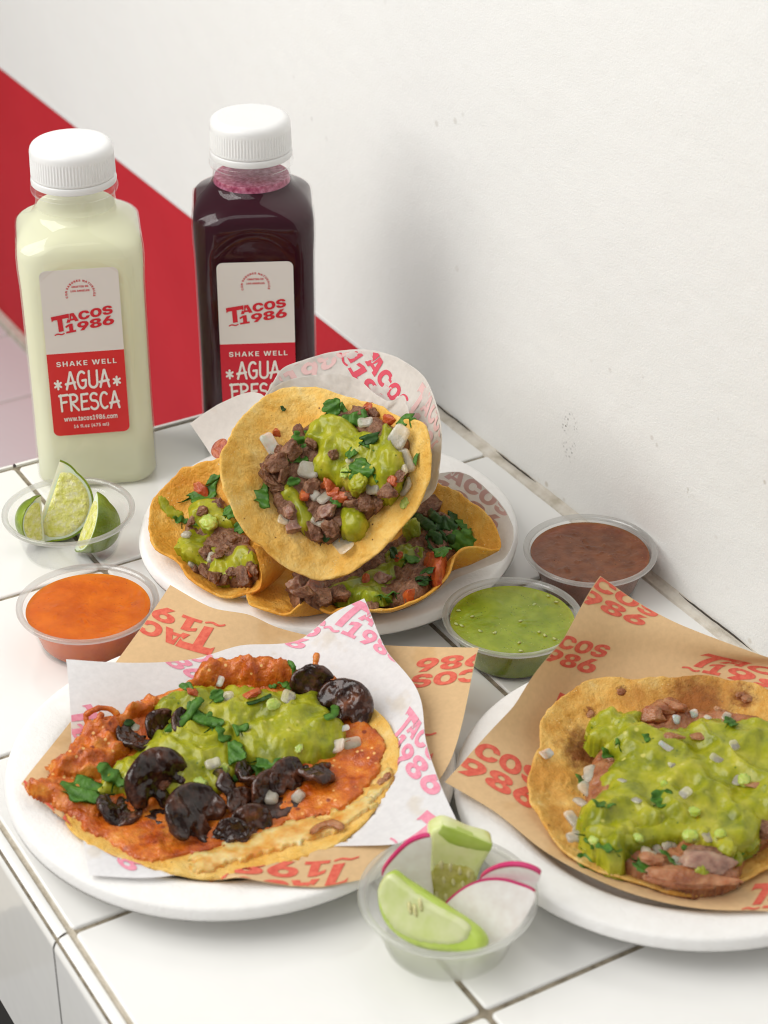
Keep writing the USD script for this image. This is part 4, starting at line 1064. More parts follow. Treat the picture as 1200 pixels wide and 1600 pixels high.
# guacamole
L_.blob('guacamole', [(238, 1107), (262, 1085), (330, 1072), (400, 1078), (470, 1085), (505, 1084), (512, 1112), (535, 1132), (538, 1160), (505, 1188), (440, 1205), (385, 1198), (362, 1178), (330, 1155), (290, 1143), (250, 1130)], 'guacamole', .0085, edge=.009, lumps=(.34, 130), fine=(.0005, 300), ridge=(.0034, 75), ragged=.003)
L_.blob('guacamole', [(150, 1247), (165, 1207), (205, 1182), (240, 1150), (300, 1130), (380, 1135), (395, 1180), (370, 1212), (328, 1256), (290, 1262), (250, 1243), (205, 1248), (185, 1238)], 'guacamole', .0070, edge=.009, lumps=(.36, 130), fine=(.0005, 300), ridge=(.0034, 75), ragged=.003)
mushroom((247, 1238), .0270, .55, (.85, -.15), .0088)
mushroom((308, 1288), .0265, .75, (.55, .1), .0086)
mushroom((185, 1262), .018, 2.9, (.3, 0), .003)
mushroom((488, 1074), .018, .4, (.9, 0), .007)
mushroom((536, 1108), .024, -.5, (.35, .3), .0045)
# gills and a browned stem on the second slice
L_.chunk('mushroom_stem', (318, 1274), (.0060, .0032, .0020), 'mushroom_stem', .0105, boxy=.6, rough=.35, freq=3)
L_.chunk('mushroom_stem', (256, 1225), (.0030, .0026, .0016), 'mushroom_stem', .0105, boxy=.5, rough=.35, freq=3)
for pt, sz, l in (((425, 1245), (.0075, .006, .0045), .007), ((527, 1165), (.010, .0065, .002), .007), ((548, 1160), (.009, .006, .0016), .005), ((355, 1090), (.008, .0055, .002), .0105), ((450, 1090), (.0085, .006, .0018), .0105), ((330, 1195), (.007, .005, .003), .0095),
                  ((540, 1140), (.005, .003, .0015), .006), ((465, 1243), (.006, .005, .003), .006), ((343, 1062), (.005, .004, .0018), .009), ((205, 1131), (.008, .005, .001), .006), ((505, 1205), (.006, .004, .002), .006), ((455, 1190), (.007, .004, .002), .009)):
    L_.onion(pt, sz, l, mat_='onion' if sz[1] > .0045 else 'stained_onion')
for pt, s, l in (((430, 1210), (.0055, .004, .003), .0065), ((480, 1200), (.006, .0035, .0025), .0065), ((395, 1082), (.004, .003, .0015), .0095), ((540, 1157), (.003, .002, .0015), .0075), ((300, 1078), (.004, .003, .0015), .009)):
    L_.chunk('tomato_piece', pt, s, 'red_salsa', l, rough=.25)
for pt, s in (((350, 1200), .0024), ((315, 1222), .003), ((425, 1098), .003), ((470, 1168), .002)):
    L_.chunk('avocado_piece', pt, (s, s * .8, s * .4), 'avocado', .0070, boxy=.1, rough=.5)
L_.chunk('char_crumb', (605, 1213), (.0025, .0015, .0012), 'pork', .0015, rough=.5)
L_.chunk('char_crumb', (598, 1219), (.002, .0014, .0012), 'pork', .0015, rough=.5)
L_.strip([(487, 1305), (500, 1293), (515, 1288), (528, 1292), (531, 1302)], .0042, .003, 'pork', 'crisp_strip')
# herbs
L_.leaf((150, 1240), 0.0172, .007, 2.6, (.5, .2), curl=1.2)
L_.leaf((178, 1222), 0.0142, .008, 1.0, (.3, .1))
L_.strip([(258, 1143), (290, 1122), (308, 1100), (315, 1092)], .0042, .0105)
L_.strip([(296, 1097), (306, 1120), (330, 1130), (350, 1128)], .005, .0115)
L_.leaf((331, 1135), 0.0112, .0105, .4, (.3, .3))
L_.leaf((372, 1145), 0.0122, .0105, 1.8, (.3, -.3))
L_.leaf((352, 1172), 0.0112, .0105, -1.0, (.2, .2))
L_.leaf((342, 1152), 0.0101, .010, .6, (.6, 0))
L_.leaf((400, 1205), 0.0137, .010, .2, (.2, .1))
L_.leaf((405, 1192), 0.0112, .012, -.3, (-.3, .1))
L_.leaf((365, 1218), 0.0112, .009, -.6, (.2, .2))
L_.strip([(458, 1028), (459, 1048), (455, 1068), (445, 1080)], .0026, .008)
L_.leaf((452, 1072), 0.0101, .008, 1.5, (.3, .3))
L_.leaf((517, 1106), 0.0122, .006, 1.5, (.4, .4))
L_.strip([(508, 1128), (520, 1118), (520, 1098), (515, 1086)], .004, .0065)
L_.leaf((202, 1137), 0.0081, .0075, .4, (.6, .2), mat_='dark_cilantro')
L_.leaf((335, 1092), 0.0061, .010, .4)
L_.leaf((393, 1104), 0.0101, .0095, .1, mat_='dark_cilantro')
L_.leaf((434, 1067), 0.0061, .0085, 2.0)
L_.leaf((297, 1078), 0.0061, .008, 2.0)

# ------------------------------------------------------------------ right taco on brown paper
Z6 = lambda pts: zm(820, 1030, 3.158, pts)
rimR = [(*p, z) for p, z in zip(Z6([(15, 640), (60, 770), (150, 900), (280, 1010), (450, 1080), (600, 1115), (800, 1168), (1000, 1130), (1200, 1030), (1390, 830), (1420, 560), (1350, 300), (1200, 150), (1080, 108), (950, 86), (750, 90), (550, 96), (350, 100), (200, 180), (110, 260), (74, 350), (75, 410), (50, 470)]),
    (.022, .020, .018, .0175, .0172, .0172, .0172, .0172, .018, .021, .024, .027, .029, .030, .030, .030, .030, .029, .028, .027, .0265, .024, .0232))]
_D = Dish(rimR, .0095, seed=300, wob=.0009)
def _on(z): return _D(_D.loc(Z6([z])))[0]
SCORCH['toasted_tortilla'] = [(_on((320, 460)), .0105, (.018, .010, .007), .35), (_on((310, 470)), .016, (.22, .07, .015), .2), (_on((850, 205)), .0115, (.022, .012, .008), .3), (_on((850, 215)), .022, (.34, .11, .02), .1),
    (_on((480, 160)), .0025, (.10, .03, .01), .4), (_on((320, 265)), .003, (.20, .06, .015), .4), (_on((1080, 185)), .006, (.26, .08, .02), .4), (_on((560, 180)), .010, (.50, .22, .04), .2), (_on((100, 600)), .014, (.62, .28, .05), .1), (_on((200, 800)), .012, (.55, .24, .04), .1)]
toasted()
R_ = Taco('pork_taco', 'open pork taco heaped with guacamole on brown paper, cut by the right edge', rimR, .0095, None, 'toasted_tortilla', seed=300, wob=.0009)
lidR = lid(R_.D)
A = .132
KR = Sheet([(0, 0), (A, 0), (A, A), (0, A), (0, .35 * A), (0, .7 * A), (.09 * A, A), (.27 * A, A), (.5 * A, A), (.345 * A, .70 * A), (.60 * A, .83 * A), (.17 * A, .50 * A), (.155 * A, .26 * A), (.82 * A, .86 * A), (.12 * A, 0), (.3 * A, 0), (.52 * A, 0), (.78 * A, 0), (.5 * A, .5 * A)],
           [at(695, 1222, .0225), at(1200, 1424, .0175), at(1420, 1095, .04), at(938, 900, .055), at(802, 1104, .031), at(880, 998, .044), at(980, 930, .047), at(1061, 975, .040), at(1200, 1027, .036), at(1000, 1045, .0245), at(1150, 1048, .0255), at(880, 1088, .021), at(830, 1170, .018), at(1300, 1110, .026), at(771, 1267, .0195), at(845, 1326, .0175), at(967, 1389, .0172), at(1107, 1421, .0175), at(1050, 1205, .008)],
           over=[(plate_z(PR), .0003)], below=[(lidR, .0006)])
sqR = sbox(0, 0, A, A)
sheet_thing('brown paper with red signs on the right plate, one corner standing up towards the wall', KR, sqR, 'kraft_paper', [((745, 1190), 0, .052), ((872, 1012), 0, .052), ((930, 925), 0, .052), ((1168, 1046), 0, .047), ((1255, 1400), 0, .052), ((1030, 1300), 0, .052), ((960, 1160), 0, .052)], 'red_print')
R_.blob('pulled_pork', Z6([(520, 290), (600, 230), (720, 190), (800, 240), (900, 260), (1080, 280), (1300, 380), (1330, 800), (1100, 960), (1060, 1060), (980, 1110), (800, 1130), (650, 1090), (500, 1030), (380, 960), (330, 500)]), 'pork', .0075, edge=.008, lumps=(.4, 120), fine=(.0008, 420), ridge=(.0026, 110))
R_.blob('guacamole', Z6([(312, 350), (330, 300), (400, 268), (480, 285), (580, 270), (625, 320), (590, 345), (700, 365), (800, 345), (900, 315), (1060, 320), (1200, 325), (1330, 420), (1360, 600), (1290, 800), (1190, 850), (1100, 895), (960, 930), (850, 955), (760, 915), (660, 925), (560, 950), (480, 995), (330, 925), (268, 830), (285, 720), (370, 655), (352, 585), (420, 520), (385, 470), (400, 430), (370, 390)]),
        'guacamole', .0105, lift=.008, edge=.009, lumps=(.36, 95), fine=(.0005, 300), ridge=(.0050, 58), base=.003, ragged=.003)
R_.blob('guacamole', Z6([(290, 810), (420, 800), (600, 770), (800, 740), (960, 690), (1080, 650), (1160, 690), (1180, 790), (1130, 860), (980, 910), (880, 880), (700, 870), (540, 900), (400, 880)]), 'guacamole', .006, lift=.015, edge=.008, lumps=(.3, 90), ridge=(.002, 80), base=.0085, floor=.004)
R_.blob('guacamole', Z6([(310, 350), (340, 295), (420, 268), (500, 285), (590, 272), (620, 320), (560, 370), (480, 400), (390, 385)]), 'guacamole', .0045, lift=.015, edge=.007, lumps=(.3, 130), ridge=(.002, 90), base=.0085, floor=.004)
for z, sz in (((1000, 950), .0045), ((1100, 930), .0050), ((1050, 990), .003), ((870, 1045), .004)):
    R_.chunk('guacamole_dab', Z6([z])[0], (sz, sz * .8, sz * .7), 'guacamole', .010, boxy=.1, rough=.3)
for z, s, m_ in (((760, 1075), (.0165, .0052, .0028), 'pork'), ((900, 1090), (.014, .0045, .0025), 'pork'), ((930, 1010), (.012, .0050, .0026), 'pale_meat'), ((690, 250), (.0065, .0060, .0035), 'pork'), ((640, 285), (.0055, .0048, .0035), 'pork'), ((740, 235), (.0055, .0045, .003), 'pork'), ((1190, 850), (.006, .005, .003), 'grilled_meat'), ((900, 965), (.008, .0035, .0025), 'grilled_meat'), ((860, 385), (.0045, .0022, .0008), 'pork'), ((740, 375), (.0045, .0022, .0008), 'pork'), ((1140, 615), (.0045, .0022, .0008), 'pork'), ((620, 990), (.005, .003, .002), 'pork')):
    R_.chunk('pork_piece', Z6([z])[0], s, m_, .0105 if z[1] < 900 else .0078, boxy=.35, rough=.32, freq=2.0, R=frame(R_.D.n, -.15, RT))
for z, sz, l in (((320, 565), (.012, .0075, .003), .008), ((300, 650), (.011, .0075, .003), .0075), ((280, 710), (.010, .007, .003), .0075), ((240, 790), (.012, .0065, .003), .006), ((250, 880), (.010, .0075, .003), .006), ((105, 465), (.013, .006, .0012), .0022), ((590, 948), (.0085, .0065, .003), .0115), ((625, 955), (.009, .007, .003), .0115), ((660, 940), (.009, .006, .003), .0125), ((700, 925), (.009, .006, .003), .0125), ((760, 1000), (.012, .0085, .003), .0115), ((270, 840), (.010, .008, .003), .006), ((300, 605), (.008, .007, .003), .008), ((720, 910), (.008, .005, .002), .014), ((700, 430), (.013, .0045, .002), .0145), ((720, 520), (.008, .006, .003), .0145), ((555, 690), (.005, .008, .003), .0145), ((790, 660), (.008, .010, .003), .0145), ((480, 590), (.007, .0055, .002), .0135), ((945, 485), (.011, .005, .002), .0145), ((1050, 600), (.009, .008, .003), .0145), ((1000, 280), (.009, .006, .003), .0105), ((900, 280), (.006, .006, .003), .010), ((840, 265), (.006, .006, .003), .010), ((745, 290), (.007, .006, .003), .010), ((1040, 420), (.008, .006, .002), .0145), ((820, 870), (.010, .006, .002), .0165), ((900, 870), (.010, .007, .002), .016)):
    R_.onion(Z6([z])[0], tuple((.58 if z[1] > 900 or z[0] > 420 else .82) * k for k in sz), l - (.001 if z[1] > 900 else 0), mat_='stained_onion' if z in ((105, 465), (900, 280), (840, 265), (745, 290), (700, 430)) else 'onion')
for z, s in (((830, 750), .003), ((820, 880), .0035), ((960, 860), .003), ((1000, 960), .003), ((690, 610), .0022), ((1080, 590), .0035), ((560, 880), .0025), ((340, 900), .0024)):
    R_.chunk('avocado_piece', Z6([z])[0], (s, s * .8, s * .6), 'avocado', .0145, boxy=.1, rough=.3)
for z, s, sp, tl, l in (((455, 425), .0105, 1.2, (.4, .2), .0125), ((410, 500), .010, .6, (.5, .3), .010), ((290, 640), .010, .9, (.6, .2), .007), ((650, 715), .0085, .2, (.2, .1), .0145), ((300, 880), .011, -.6, (.3, .2), .007), ((360, 965), .014, -.5, (.2, .1), .0065), ((310, 965), .011, -1.6, (.3, .1), .005), ((440, 945), .0105, 1.5, (.2, .1), .010), ((560, 1010), .011, -1.1, (.2, .1), .010), ((690, 985), .011, .1, (.2, .1), .0105), ((390, 740), .010, 1.1, (.2, .1), .0125), ((1000, 320), .006, .4, (.2, .2), .011), ((420, 1000), .010, 1.0, (.3, 0), .0065), ((810, 980), .008, .3, (.2, .2), .0115), ((580, 400), .006, .5, (.2, .2), .013), ((1060, 970), .008, 1.4, (.3, .2), .0105)):
    R_.leaf(Z6([z])[0], s, l, sp, tl)
for z, s in (((480, 160), .002), ((320, 265), .0018), ((1060, 180), .002), ((1100, 200), .0024), ((955, 240), .0016)):
    R_.chunk('char_crumb', Z6([z])[0], (s, s * .8, s * .5), 'pork', .0012, rough=.5)

# ------------------------------------------------------------------ the stack of three tacos on the back plate
Z7 = lambda pts: zm(210, 690, 4.8, pts)
Z8 = lambda pts: zm(380, 720, 2.727, pts)
Z9 = lambda pts: zm(330, 540, 3.243, pts)
rimB = [(343, 716, .047), (327, 719, .046), (310, 725, .044), (279, 740, .040), (256, 765, .035), (241, 777, .032), (232, 800, .029), (233, 832, .026), (245, 859, .025), (268, 872, .0235), (283, 885, .023), (290, 898, .022), (314, 917, .021), (335, 928, .020), (360, 933, .0205), (387, 926, .022), (406, 918, .025), (410, 896, .031), (407, 870, .036), (410, 840, .040), (415, 800, .044), (405, 750, .047), (375, 722, .048)]
B_ = Taco('beef_taco', 'left taco of the stack, folded up on the white plate, with guacamole over grilled beef', rimB, .0165, 'stacked beef tacos', 'orange_tortilla', seed=500, wob=.0008, flat=2.6)
B_.blob('grilled_meat', Z7([(390, 620), (470, 480), (640, 420), (780, 640), (900, 800), (915, 960), (870, 1050), (700, 1070), (560, 1030), (470, 930), (420, 850), (360, 760)]), 'grilled_meat', .0065, edge=.007, lumps=(.5, 160), fine=(.001, 480), ridge=(.002, 140))
B_.blob('guacamole', Z7([(385, 560), (410, 470), (500, 410), (600, 400), (670, 450), (710, 520), (740, 600), (640, 640), (540, 690), (470, 640), (420, 620)]), 'guacamole', .006, lift=.010, edge=.007, lumps=(.4, 140), ridge=(.003, 90), fine=(.0008, 330), ragged=.0025, base=.0045)
B_.blob('guacamole', Z7([(310, 800), (350, 700), (420, 640), (520, 690), (620, 680), (560, 760), (640, 800), (700, 830), (780, 790), (870, 800), (885, 900), (830, 985), (740, 1005), (600, 1015), (550, 970), (470, 900), (380, 850)]), 'guacamole', .005, lift=.008, edge=.007, lumps=(.4, 140), ridge=(.003, 90), fine=(.0008, 330), ragged=.0025, base=.0045)
B_.blob('guacamole_smear', Z7([(160, 420), (210, 410), (300, 470), (365, 520), (360, 600), (290, 590), (220, 520)]), 'guacamole', .0011, edge=.004, ragged=.004)
for z, s in (((500, 510), .0036), ((640, 455), .0036), ((660, 710), .0036), ((745, 720), .004), ((680, 800), .0042), ((545, 825), .005), ((605, 850), .0045), ((820, 725), .0042), ((740, 965), .003), ((880, 965), .006), ((820, 1035), .006), ((670, 1050), .0055), ((590, 1030), .005), ((525, 990), .005), ((420, 590), .0034), ((470, 950), .004)):
    B_.chunk('beef_piece', Z7([z])[0], (s, s * .75, s * .6), 'grilled_meat', sink=-.15 if z[1] < 970 else .3, rough=.45)
B_.chunk('avocado_piece', Z7([(570, 610)])[0], (.0044, .0040, .0026), 'avocado', .0110, boxy=.2, rough=.4)
for z, s, sp, tl in (((420, 400), .018, .2, (-.9, .3)), ((550, 350), .014, 1.2, (-.7, .2)), ((705, 550), .008, .3, (.2, .1)), ((370, 600), .009, 1.3, (.4, .2)), ((790, 670), .007, .3, (.2, .2)), ((440, 655), .008, .8, (.3, .2))):
    B_.leaf(Z7([z])[0], s, .010, sp, tl)
B_.onion(Z7([(450, 920)])[0], (.008, .006, .003), .006); B_.onion(Z7([(390, 690)])[0], (.006, .005, .003), .006); B_.onion(Z7([(575, 870)])[0], (.006, .005, .003), .008)
B_.chunk('tomato_piece', Z7([(500, 365)])[0], (.0075, .005, .002), 'red_salsa', .004, rough=.3); B_.chunk('tomato_piece', Z7([(845, 970)])[0], (.003, .002, .0014), 'red_salsa', .010, rough=.3)
def ruled(ca, cb, na=60, nb=16, wob=.0005, seed=1, bulge=.0):
    a, b = (np.array([at(*p) for p in c]) for c in (ca, cb))
    s = np.linspace(0, 1, na)
    f = lambda c: np.stack([PchipInterpolator(np.linspace(0, 1, len(c)), c[:, k])(s) for k in range(3)], 1)
    a, b = f(a), f(b)
    u = np.linspace(0, 1, nb)[:, None, None]
    p = a[None] * (1 - u) + b[None] * u
    n = unit(EYE - p.reshape(-1, 3).mean(0))
    p = p + n * (bulge * 4 * u * (1 - u))
    q = p.reshape(-1, 3)
    q = q + n * wob * 2 * (fbm(q * 150, 4, seed) - .5)[:, None]
    fr = gridfaces(nb, na)
    back = q - n * .0014
    m = tm(np.vstack([q, back]), np.vstack([fr, fr[:, ::-1] + len(q)]))
    return m
put(B_.t, 'tortilla_fold', ruled([(396, 850, .0415), (402, 872, .037), (409, 897, .032), (407, 918, .026), (388, 927, .0225)], [(428, 862, .034), (438, 874, .031), (447, 886, .027), (432, 906, .021), (398, 932, .018)], bulge=.002), 'orange_tortilla')

rimC = [(690, 757, .046), (712, 765, .047), (747, 790, .046), (769, 815, .043), (783, 845, .037), (780, 858, .0345), (747, 854, .0375), (725, 857, .038), (711, 870, .037), (703, 896, .034), (681, 919, .031), (637, 944, .029), (600, 954, .028), (545, 950, .0285), (505, 955, .026), (480, 937, .029), (453, 957, .0245), (417, 955, .0225), (388, 941, .022), (392, 905, .021), (440, 845, .027), (520, 790, .035), (600, 755, .042), (650, 748, .045)]
C_ = Taco('beef_taco', 'right taco of the stack, lying open with dark cilantro leaves and red salsa', rimC, .0165, 'stacked beef tacos', 'orange_tortilla', seed=700, wob=.0008, flat=2.6)
C_.blob('grilled_meat', Z8([(190, 520), (300, 480), (500, 420), (700, 300), (860, 220), (930, 330), (880, 430), (760, 560), (600, 610), (420, 600), (280, 580)]), 'grilled_meat', .0075, edge=.008, lumps=(.5, 160), fine=(.001, 480), ridge=(.002, 140))
C_.blob('guacamole', Z8([(350, 530), (430, 490), (530, 455), (600, 420), (660, 400), (700, 440), (650, 480), (625, 545), (560, 595), (470, 590), (400, 565)]), 'dark_guacamole', .0036, lift=.010, edge=.007, lumps=(.5, 130), fine=(.0008, 330), ridge=(.0022, 90), base=.0058, ragged=.004, floor=.003)
C_.blob('guacamole', Z8([(590, 400), (640, 350), (700, 330), (770, 370), (740, 430), (680, 470), (610, 440)]), 'dark_guacamole', .0040, lift=.010, edge=.006, lumps=(.5, 150), fine=(.0008, 330), ridge=(.0024, 100), base=.0058, ragged=.004, floor=.003)
C_.blob('red_salsa', Z8([(700, 260), (760, 270), (830, 320), (850, 400), (830, 470), (780, 455), (760, 400), (770, 350), (710, 310)]), 'red_salsa', .0055, lift=.011, edge=.006, lumps=(.4, 150), fine=(.001, 500), base=.005)
C_.blob('red_salsa', Z8([(680, 490), (710, 455), (730, 500), (725, 560), (690, 590), (665, 550)]), 'red_salsa', .004, lift=.009, edge=.005, lumps=(.4, 150), fine=(.001, 500), base=.004)
for z, s in (((230, 530), .006), ((300, 540), .0065), ((270, 565), .0055), ((350, 580), .006), ((420, 590), .0055), ((400, 560), .005), ((210, 560), .0045), ((330, 600), .005), ((600, 500), .0045), ((470, 605), .004), ((540, 610), .004), ((790, 200), .007), ((860, 360), .0045), ((250, 500), .005)):
    C_.chunk('beef_piece', Z8([z])[0], (s, s * .75, s * .6), 'pale_meat' if z in ((230, 530), (300, 540), (600, 500)) else 'grilled_meat', sink=.2, rough=.45)
C_.chunk('avocado_piece', Z8([(715, 300)])[0], (.0055, .005, .003), 'dark_guacamole', .010, boxy=.2, rough=.5)
for z, s, sp, tl in (((800, 225), .013, .9, (.3, .3)), ((835, 260), .013, -.3, (.2, .4)), ((760, 240), .012, 1.9, (.4, .1)), ((905, 335), .012, -.9, (.5, .2)), ((850, 400), .011, .3, (.3, .3)), ((870, 310), .012, 1.4, (.4, .4)), ((740, 500), .011, -.8, (.3, .3)), ((640, 575), .011, 1.3, (.4, .2)), ((700, 420), .010, .4, (.2, .2)), ((790, 195), .013, 1.2, (.3, .3)), ((760, 515), .010, .2, (.4, .2)), ((600, 590), .009, .9, (.3, .3)), ((680, 400), .008, 1.9, (.2, .2)), ((825, 430), .010, 2.6, (.2, .2)), ((930, 300), .010, .5, (.2, .3)), ((860, 360), .010, 2.1, (.3, .2))):
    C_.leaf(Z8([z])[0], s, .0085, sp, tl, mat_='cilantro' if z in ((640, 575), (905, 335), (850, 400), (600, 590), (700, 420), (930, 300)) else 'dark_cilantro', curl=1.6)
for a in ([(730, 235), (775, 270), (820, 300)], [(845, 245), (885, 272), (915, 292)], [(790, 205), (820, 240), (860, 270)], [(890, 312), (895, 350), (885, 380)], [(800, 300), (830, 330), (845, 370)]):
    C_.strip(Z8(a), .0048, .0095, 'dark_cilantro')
for z in ((420, 610), (520, 500), (650, 405)): C_.chunk('tomato_piece', Z8([z])[0], (.003, .002, .0015), 'red_salsa', .0095, rough=.3)

ztop = lambda x, y: .035 + (908 - y) / 303 * .055
def rim_on(pts, dz):
    dz = np.broadcast_to(dz, len(pts))
    return [(x, y, ztop(x, y) + d) for (x, y), d in zip(pts, dz)]
ptsT = [(401, 629), (424, 613), (453, 605), (480, 604), (508, 607), (546, 620), (590, 632), (635, 655), (661, 661), (671, 690), (675, 725), (668, 760), (650, 795), (607, 848), (558, 890), (515, 907), (469, 898), (422, 867), (385, 833), (358, 787), (345, 750), (344, 713), (360, 680), (379, 651)]
dzT = [.003, .001, 0, 0, .001, .003, .007, .014, .018, .019, .018, .015, .012, .007, .002, .0, .001, .004, .007, .010, .011, .011, .009, .006]
T_ = Taco('beef_taco', 'topmost taco of the stack, tipped towards the viewer, with guacamole, chopped beef and onion', rim_on(ptsT, dzT), .0135, 'stacked beef tacos', 'tortilla', seed=900, wob=.0007, flat=2.4)
T_.blob('grilled_meat', Z9([(255, 640), (290, 560), (380, 500), (480, 420), (620, 340), (760, 330), (900, 390), (985, 480), (1000, 620), (930, 720), (860, 820), (760, 880), (660, 960), (560, 990), (440, 950), (340, 860), (300, 760)]), 'grilled_meat', .0055, edge=.006, lumps=(.5, 160), fine=(.001, 480), ridge=(.002, 140), ragged=.003)
T_.blob('guacamole', Z9([(490, 400), (530, 355), (600, 340), (680, 345), (740, 400), (800, 420), (850, 440), (860, 385), (900, 385), (925, 450), (955, 510), (965, 620), (940, 690), (880, 770), (830, 740), (740, 757), (680, 740), (600, 690), (545, 665), (500, 590), (530, 520), (480, 470)]), 'guacamole', .0070, lift=.011, edge=.006, lumps=(.5, 140), fine=(.0009, 330), ridge=(.0036, 90), base=.0050, ragged=.003)
T_.blob('guacamole', Z9([(350, 700), (400, 675), (450, 720), (480, 780), (520, 860), (500, 920), (450, 925), (415, 870), (390, 800), (345, 760)]), 'guacamole', .0045, lift=.008, edge=.005, lumps=(.35, 130), ridge=(.0016, 85), base=.0035)
T_.blob('guacamole', Z9([(650, 840), (690, 810), (740, 810), (785, 870), (775, 930), (730, 965), (660, 945)]), 'guacamole', .007, lift=.007, edge=.008, lumps=(.3, 150), ridge=(.0018, 110), base=.003)
for z, s in (((325, 600), .0072), ((290, 690), .006), ((370, 655), .0055), ((420, 560), .0078), ((500, 500), .005), ((450, 435), .005), ((500, 710), .0055), ((585, 850), .0065), ((600, 930), .006), ((520, 950), .006), ((420, 915), .0065), ((390, 840), .005), ((780, 790), .0065), ((830, 800), .0055), ((900, 750), .006), ((730, 800), .0055), ((270, 620), .0045), ((330, 720), .005), ((620, 555), .0035), ((760, 340), .006), ((560, 880), .0045), ((700, 770), .004), ((960, 660), .005), ((350, 530), .004), ((640, 900), .0045), ((820, 340), .004)):
    T_.chunk('beef_piece', Z9([z])[0], (s * .84, s * .66, s * .52), 'pale_meat' if z in ((420, 915), (585, 850), (390, 840)) else 'grilled_meat', .0075, rough=.45)
for z, sz, l in (((305, 505), (.0085, .0185, .0025), .003), ((500, 635), (.0130, .0105, .004), .0105), ((525, 755), (.006, .008, .003), .009), ((570, 770), (.007, .011, .003), .0085), ((585, 830), (.007, .006, .003), .010), ((670, 1000), (.0165, .0115, .002), .0035), ((825, 730), (.009, .006, .003), .010), ((965, 455), (.011, .015, .004), .010), ((1000, 580), (.008, .015, .003), .0055), ((980, 645), (.011, .006, .003), .0055), ((985, 710), (.012, .0085, .003), .0045), ((545, 885), (.008, .006, .002), .006), ((780, 380), (.010, .006, .002), .009), ((360, 885), (.006, .006, .002), .004), ((700, 590), (.005, .003, .002), .011)):
    T_.onion(Z9([z])[0], tuple(.88 * k for k in sz), l, mat_='stained_onion' if z == (305, 505) else 'onion', spin=0.2 if z == (305, 505) else None, tilt=.1 if z == (305, 505) else None)
for z, s in (((600, 720), .0045), ((650, 770), .005), ((475, 750), .004), ((755, 800), .004), ((905, 385), .0045), ((330, 440), .003), ((620, 750), .005), ((690, 775), .004), ((570, 700), .003), ((930, 690), .0035), ((780, 320), .004)):
    T_.chunk('tomato_piece', Z9([z])[0], (s, s * .7, s * .5), 'red_salsa', .0082 if z != (330, 440) else .002, rough=.35)
for z, s in (((740, 705), .0050), ((675, 640), .0026), ((970, 800), .0028)):
    T_.chunk('avocado_piece', Z9([z])[0], (s, s * .85, s * .5), 'avocado' if s < .005 else 'guacamole', boxy=.1, rough=.5)
for z, s, sp, tl in (((590, 335), .009, .3, (.3, .2)), ((670, 322), .010, .9, (.2, .2)), ((740, 410), .012, 1.5, (.3, .1)), ((785, 470), .009, .2, (.1, .1)), ((435, 490), .010, .2, (.3, .2)), ((460, 500), .009, -.6, (.2, .2)), ((450, 620), .011, 1.4, (.5, .1)), ((320, 775), .013, 2.6, (.2, .2)), ((725, 640), .012, -.5, (.1, .1)), ((780, 530), .008, .2, (.2, .1)), ((940, 370), .009, -.5, (.2, .2)), ((990, 400), .008, -.9, (.2, .2)), ((565, 985), .008, .9, (.2, .2)), ((1050, 600), .007, 1.1, (.1, .1)), ((395, 705), .006, .3, (.1, .1)), ((350, 320), .005, .5, (.1, .1)), ((615, 790), .006, 0, (.1, .1)), ((720, 575), .007, 1.2, (.1, .1)), ((815, 700), .006, .8, (.2, .2))):
    T_.leaf(Z9([z])[0], s, .0112 if 250 < z[0] < 900 and 330 < z[1] < 900 else (.0012 if z == (350, 320) else .007), sp, tl, mat_='dark_cilantro' if z in ((785, 470), (350, 320), (565, 985)) else 'cilantro')

# papers of the stack
def px_sheet(pts):
    """a sheet through seen points (px, py, z); its own coordinates follow the points' layout on the sheet"""
    a = np.array(pts, float)
    return Sheet(np.c_[a[:, 0], -a[:, 1]] / 3300, [at(*p) for p in pts])
def px_outline(pts, n=140, smooth=True):
    p = np.array(pts, float)
    q = np.c_[p[:, 0], -p[:, 1]] / 3300
    return poly(smoothloop(q, n) if smooth else q)
outer = [(443, 574), (475, 562), (515, 551), (564, 546), (608, 554), (638, 568), (663, 589), (678, 620), (688, 657), (690, 694), (687, 731), (678, 768), (652, 792), (607, 838), (550, 872), (500, 880), (440, 845), (390, 790), (375, 720), (400, 640), (425, 600)]
dzo = [-.010, -.011, -.011, -.010, -.007, -.003, .002, .007, .011, .013, .013, .012, .009, .003, -.003, -.005, -.004, 0, .002, -.002, -.007]
DO = Dish(rim_on(outer, dzo), .020, flat=2.4, seed=77, wob=.0002)
wrap = thing('paper_wrap', 'white waxed paper wrapped round the back of the topmost taco, folded at its upper edge', 'paper', DO.c)
wsh = put(wrap, 'sheet', tortilla_mesh(DO, .0003, 60, 260, 0.0), 'wax_paper')
def dish_signs(D, w, places):
    out = []
    for px, py, a in places:
        q = D.loc([(px, py)])[0]
        # the turn is given on the picture: find the matching direction in the dish's plane
        ax = np.array([RT @ D.e1, RT @ D.e2]); base = math.degrees(math.atan2(ax[1], ax[0]))
        out.append(affinity.translate(affinity.rotate(affinity.scale(LOGO, w, w, origin=(0, 0)), base + a, origin=(0, 0)), *q))
    t = np.linspace(0, 2 * PI, 200)
    rim = Polygon(np.c_[D.fr(t) * .985 * np.cos(t), D.fr(t) * .985 * np.sin(t)])
    return unary_union(out).intersection(rim)
put(wsh, 'printed_sign', print_on(DO, dish_signs(DO, .046, [(588, 598, -72)]), .0004), 'deep_print', smooth=False, label='dark pink sign inside the paper')
for pl_ in ((478, 566, 25), (668, 660, -75)): put(wsh, 'printed_sign', print_on(DO, dish_signs(DO, .044, [pl_]), .0004), 'faint_print', smooth=False, label='faint sign showing through the paper')
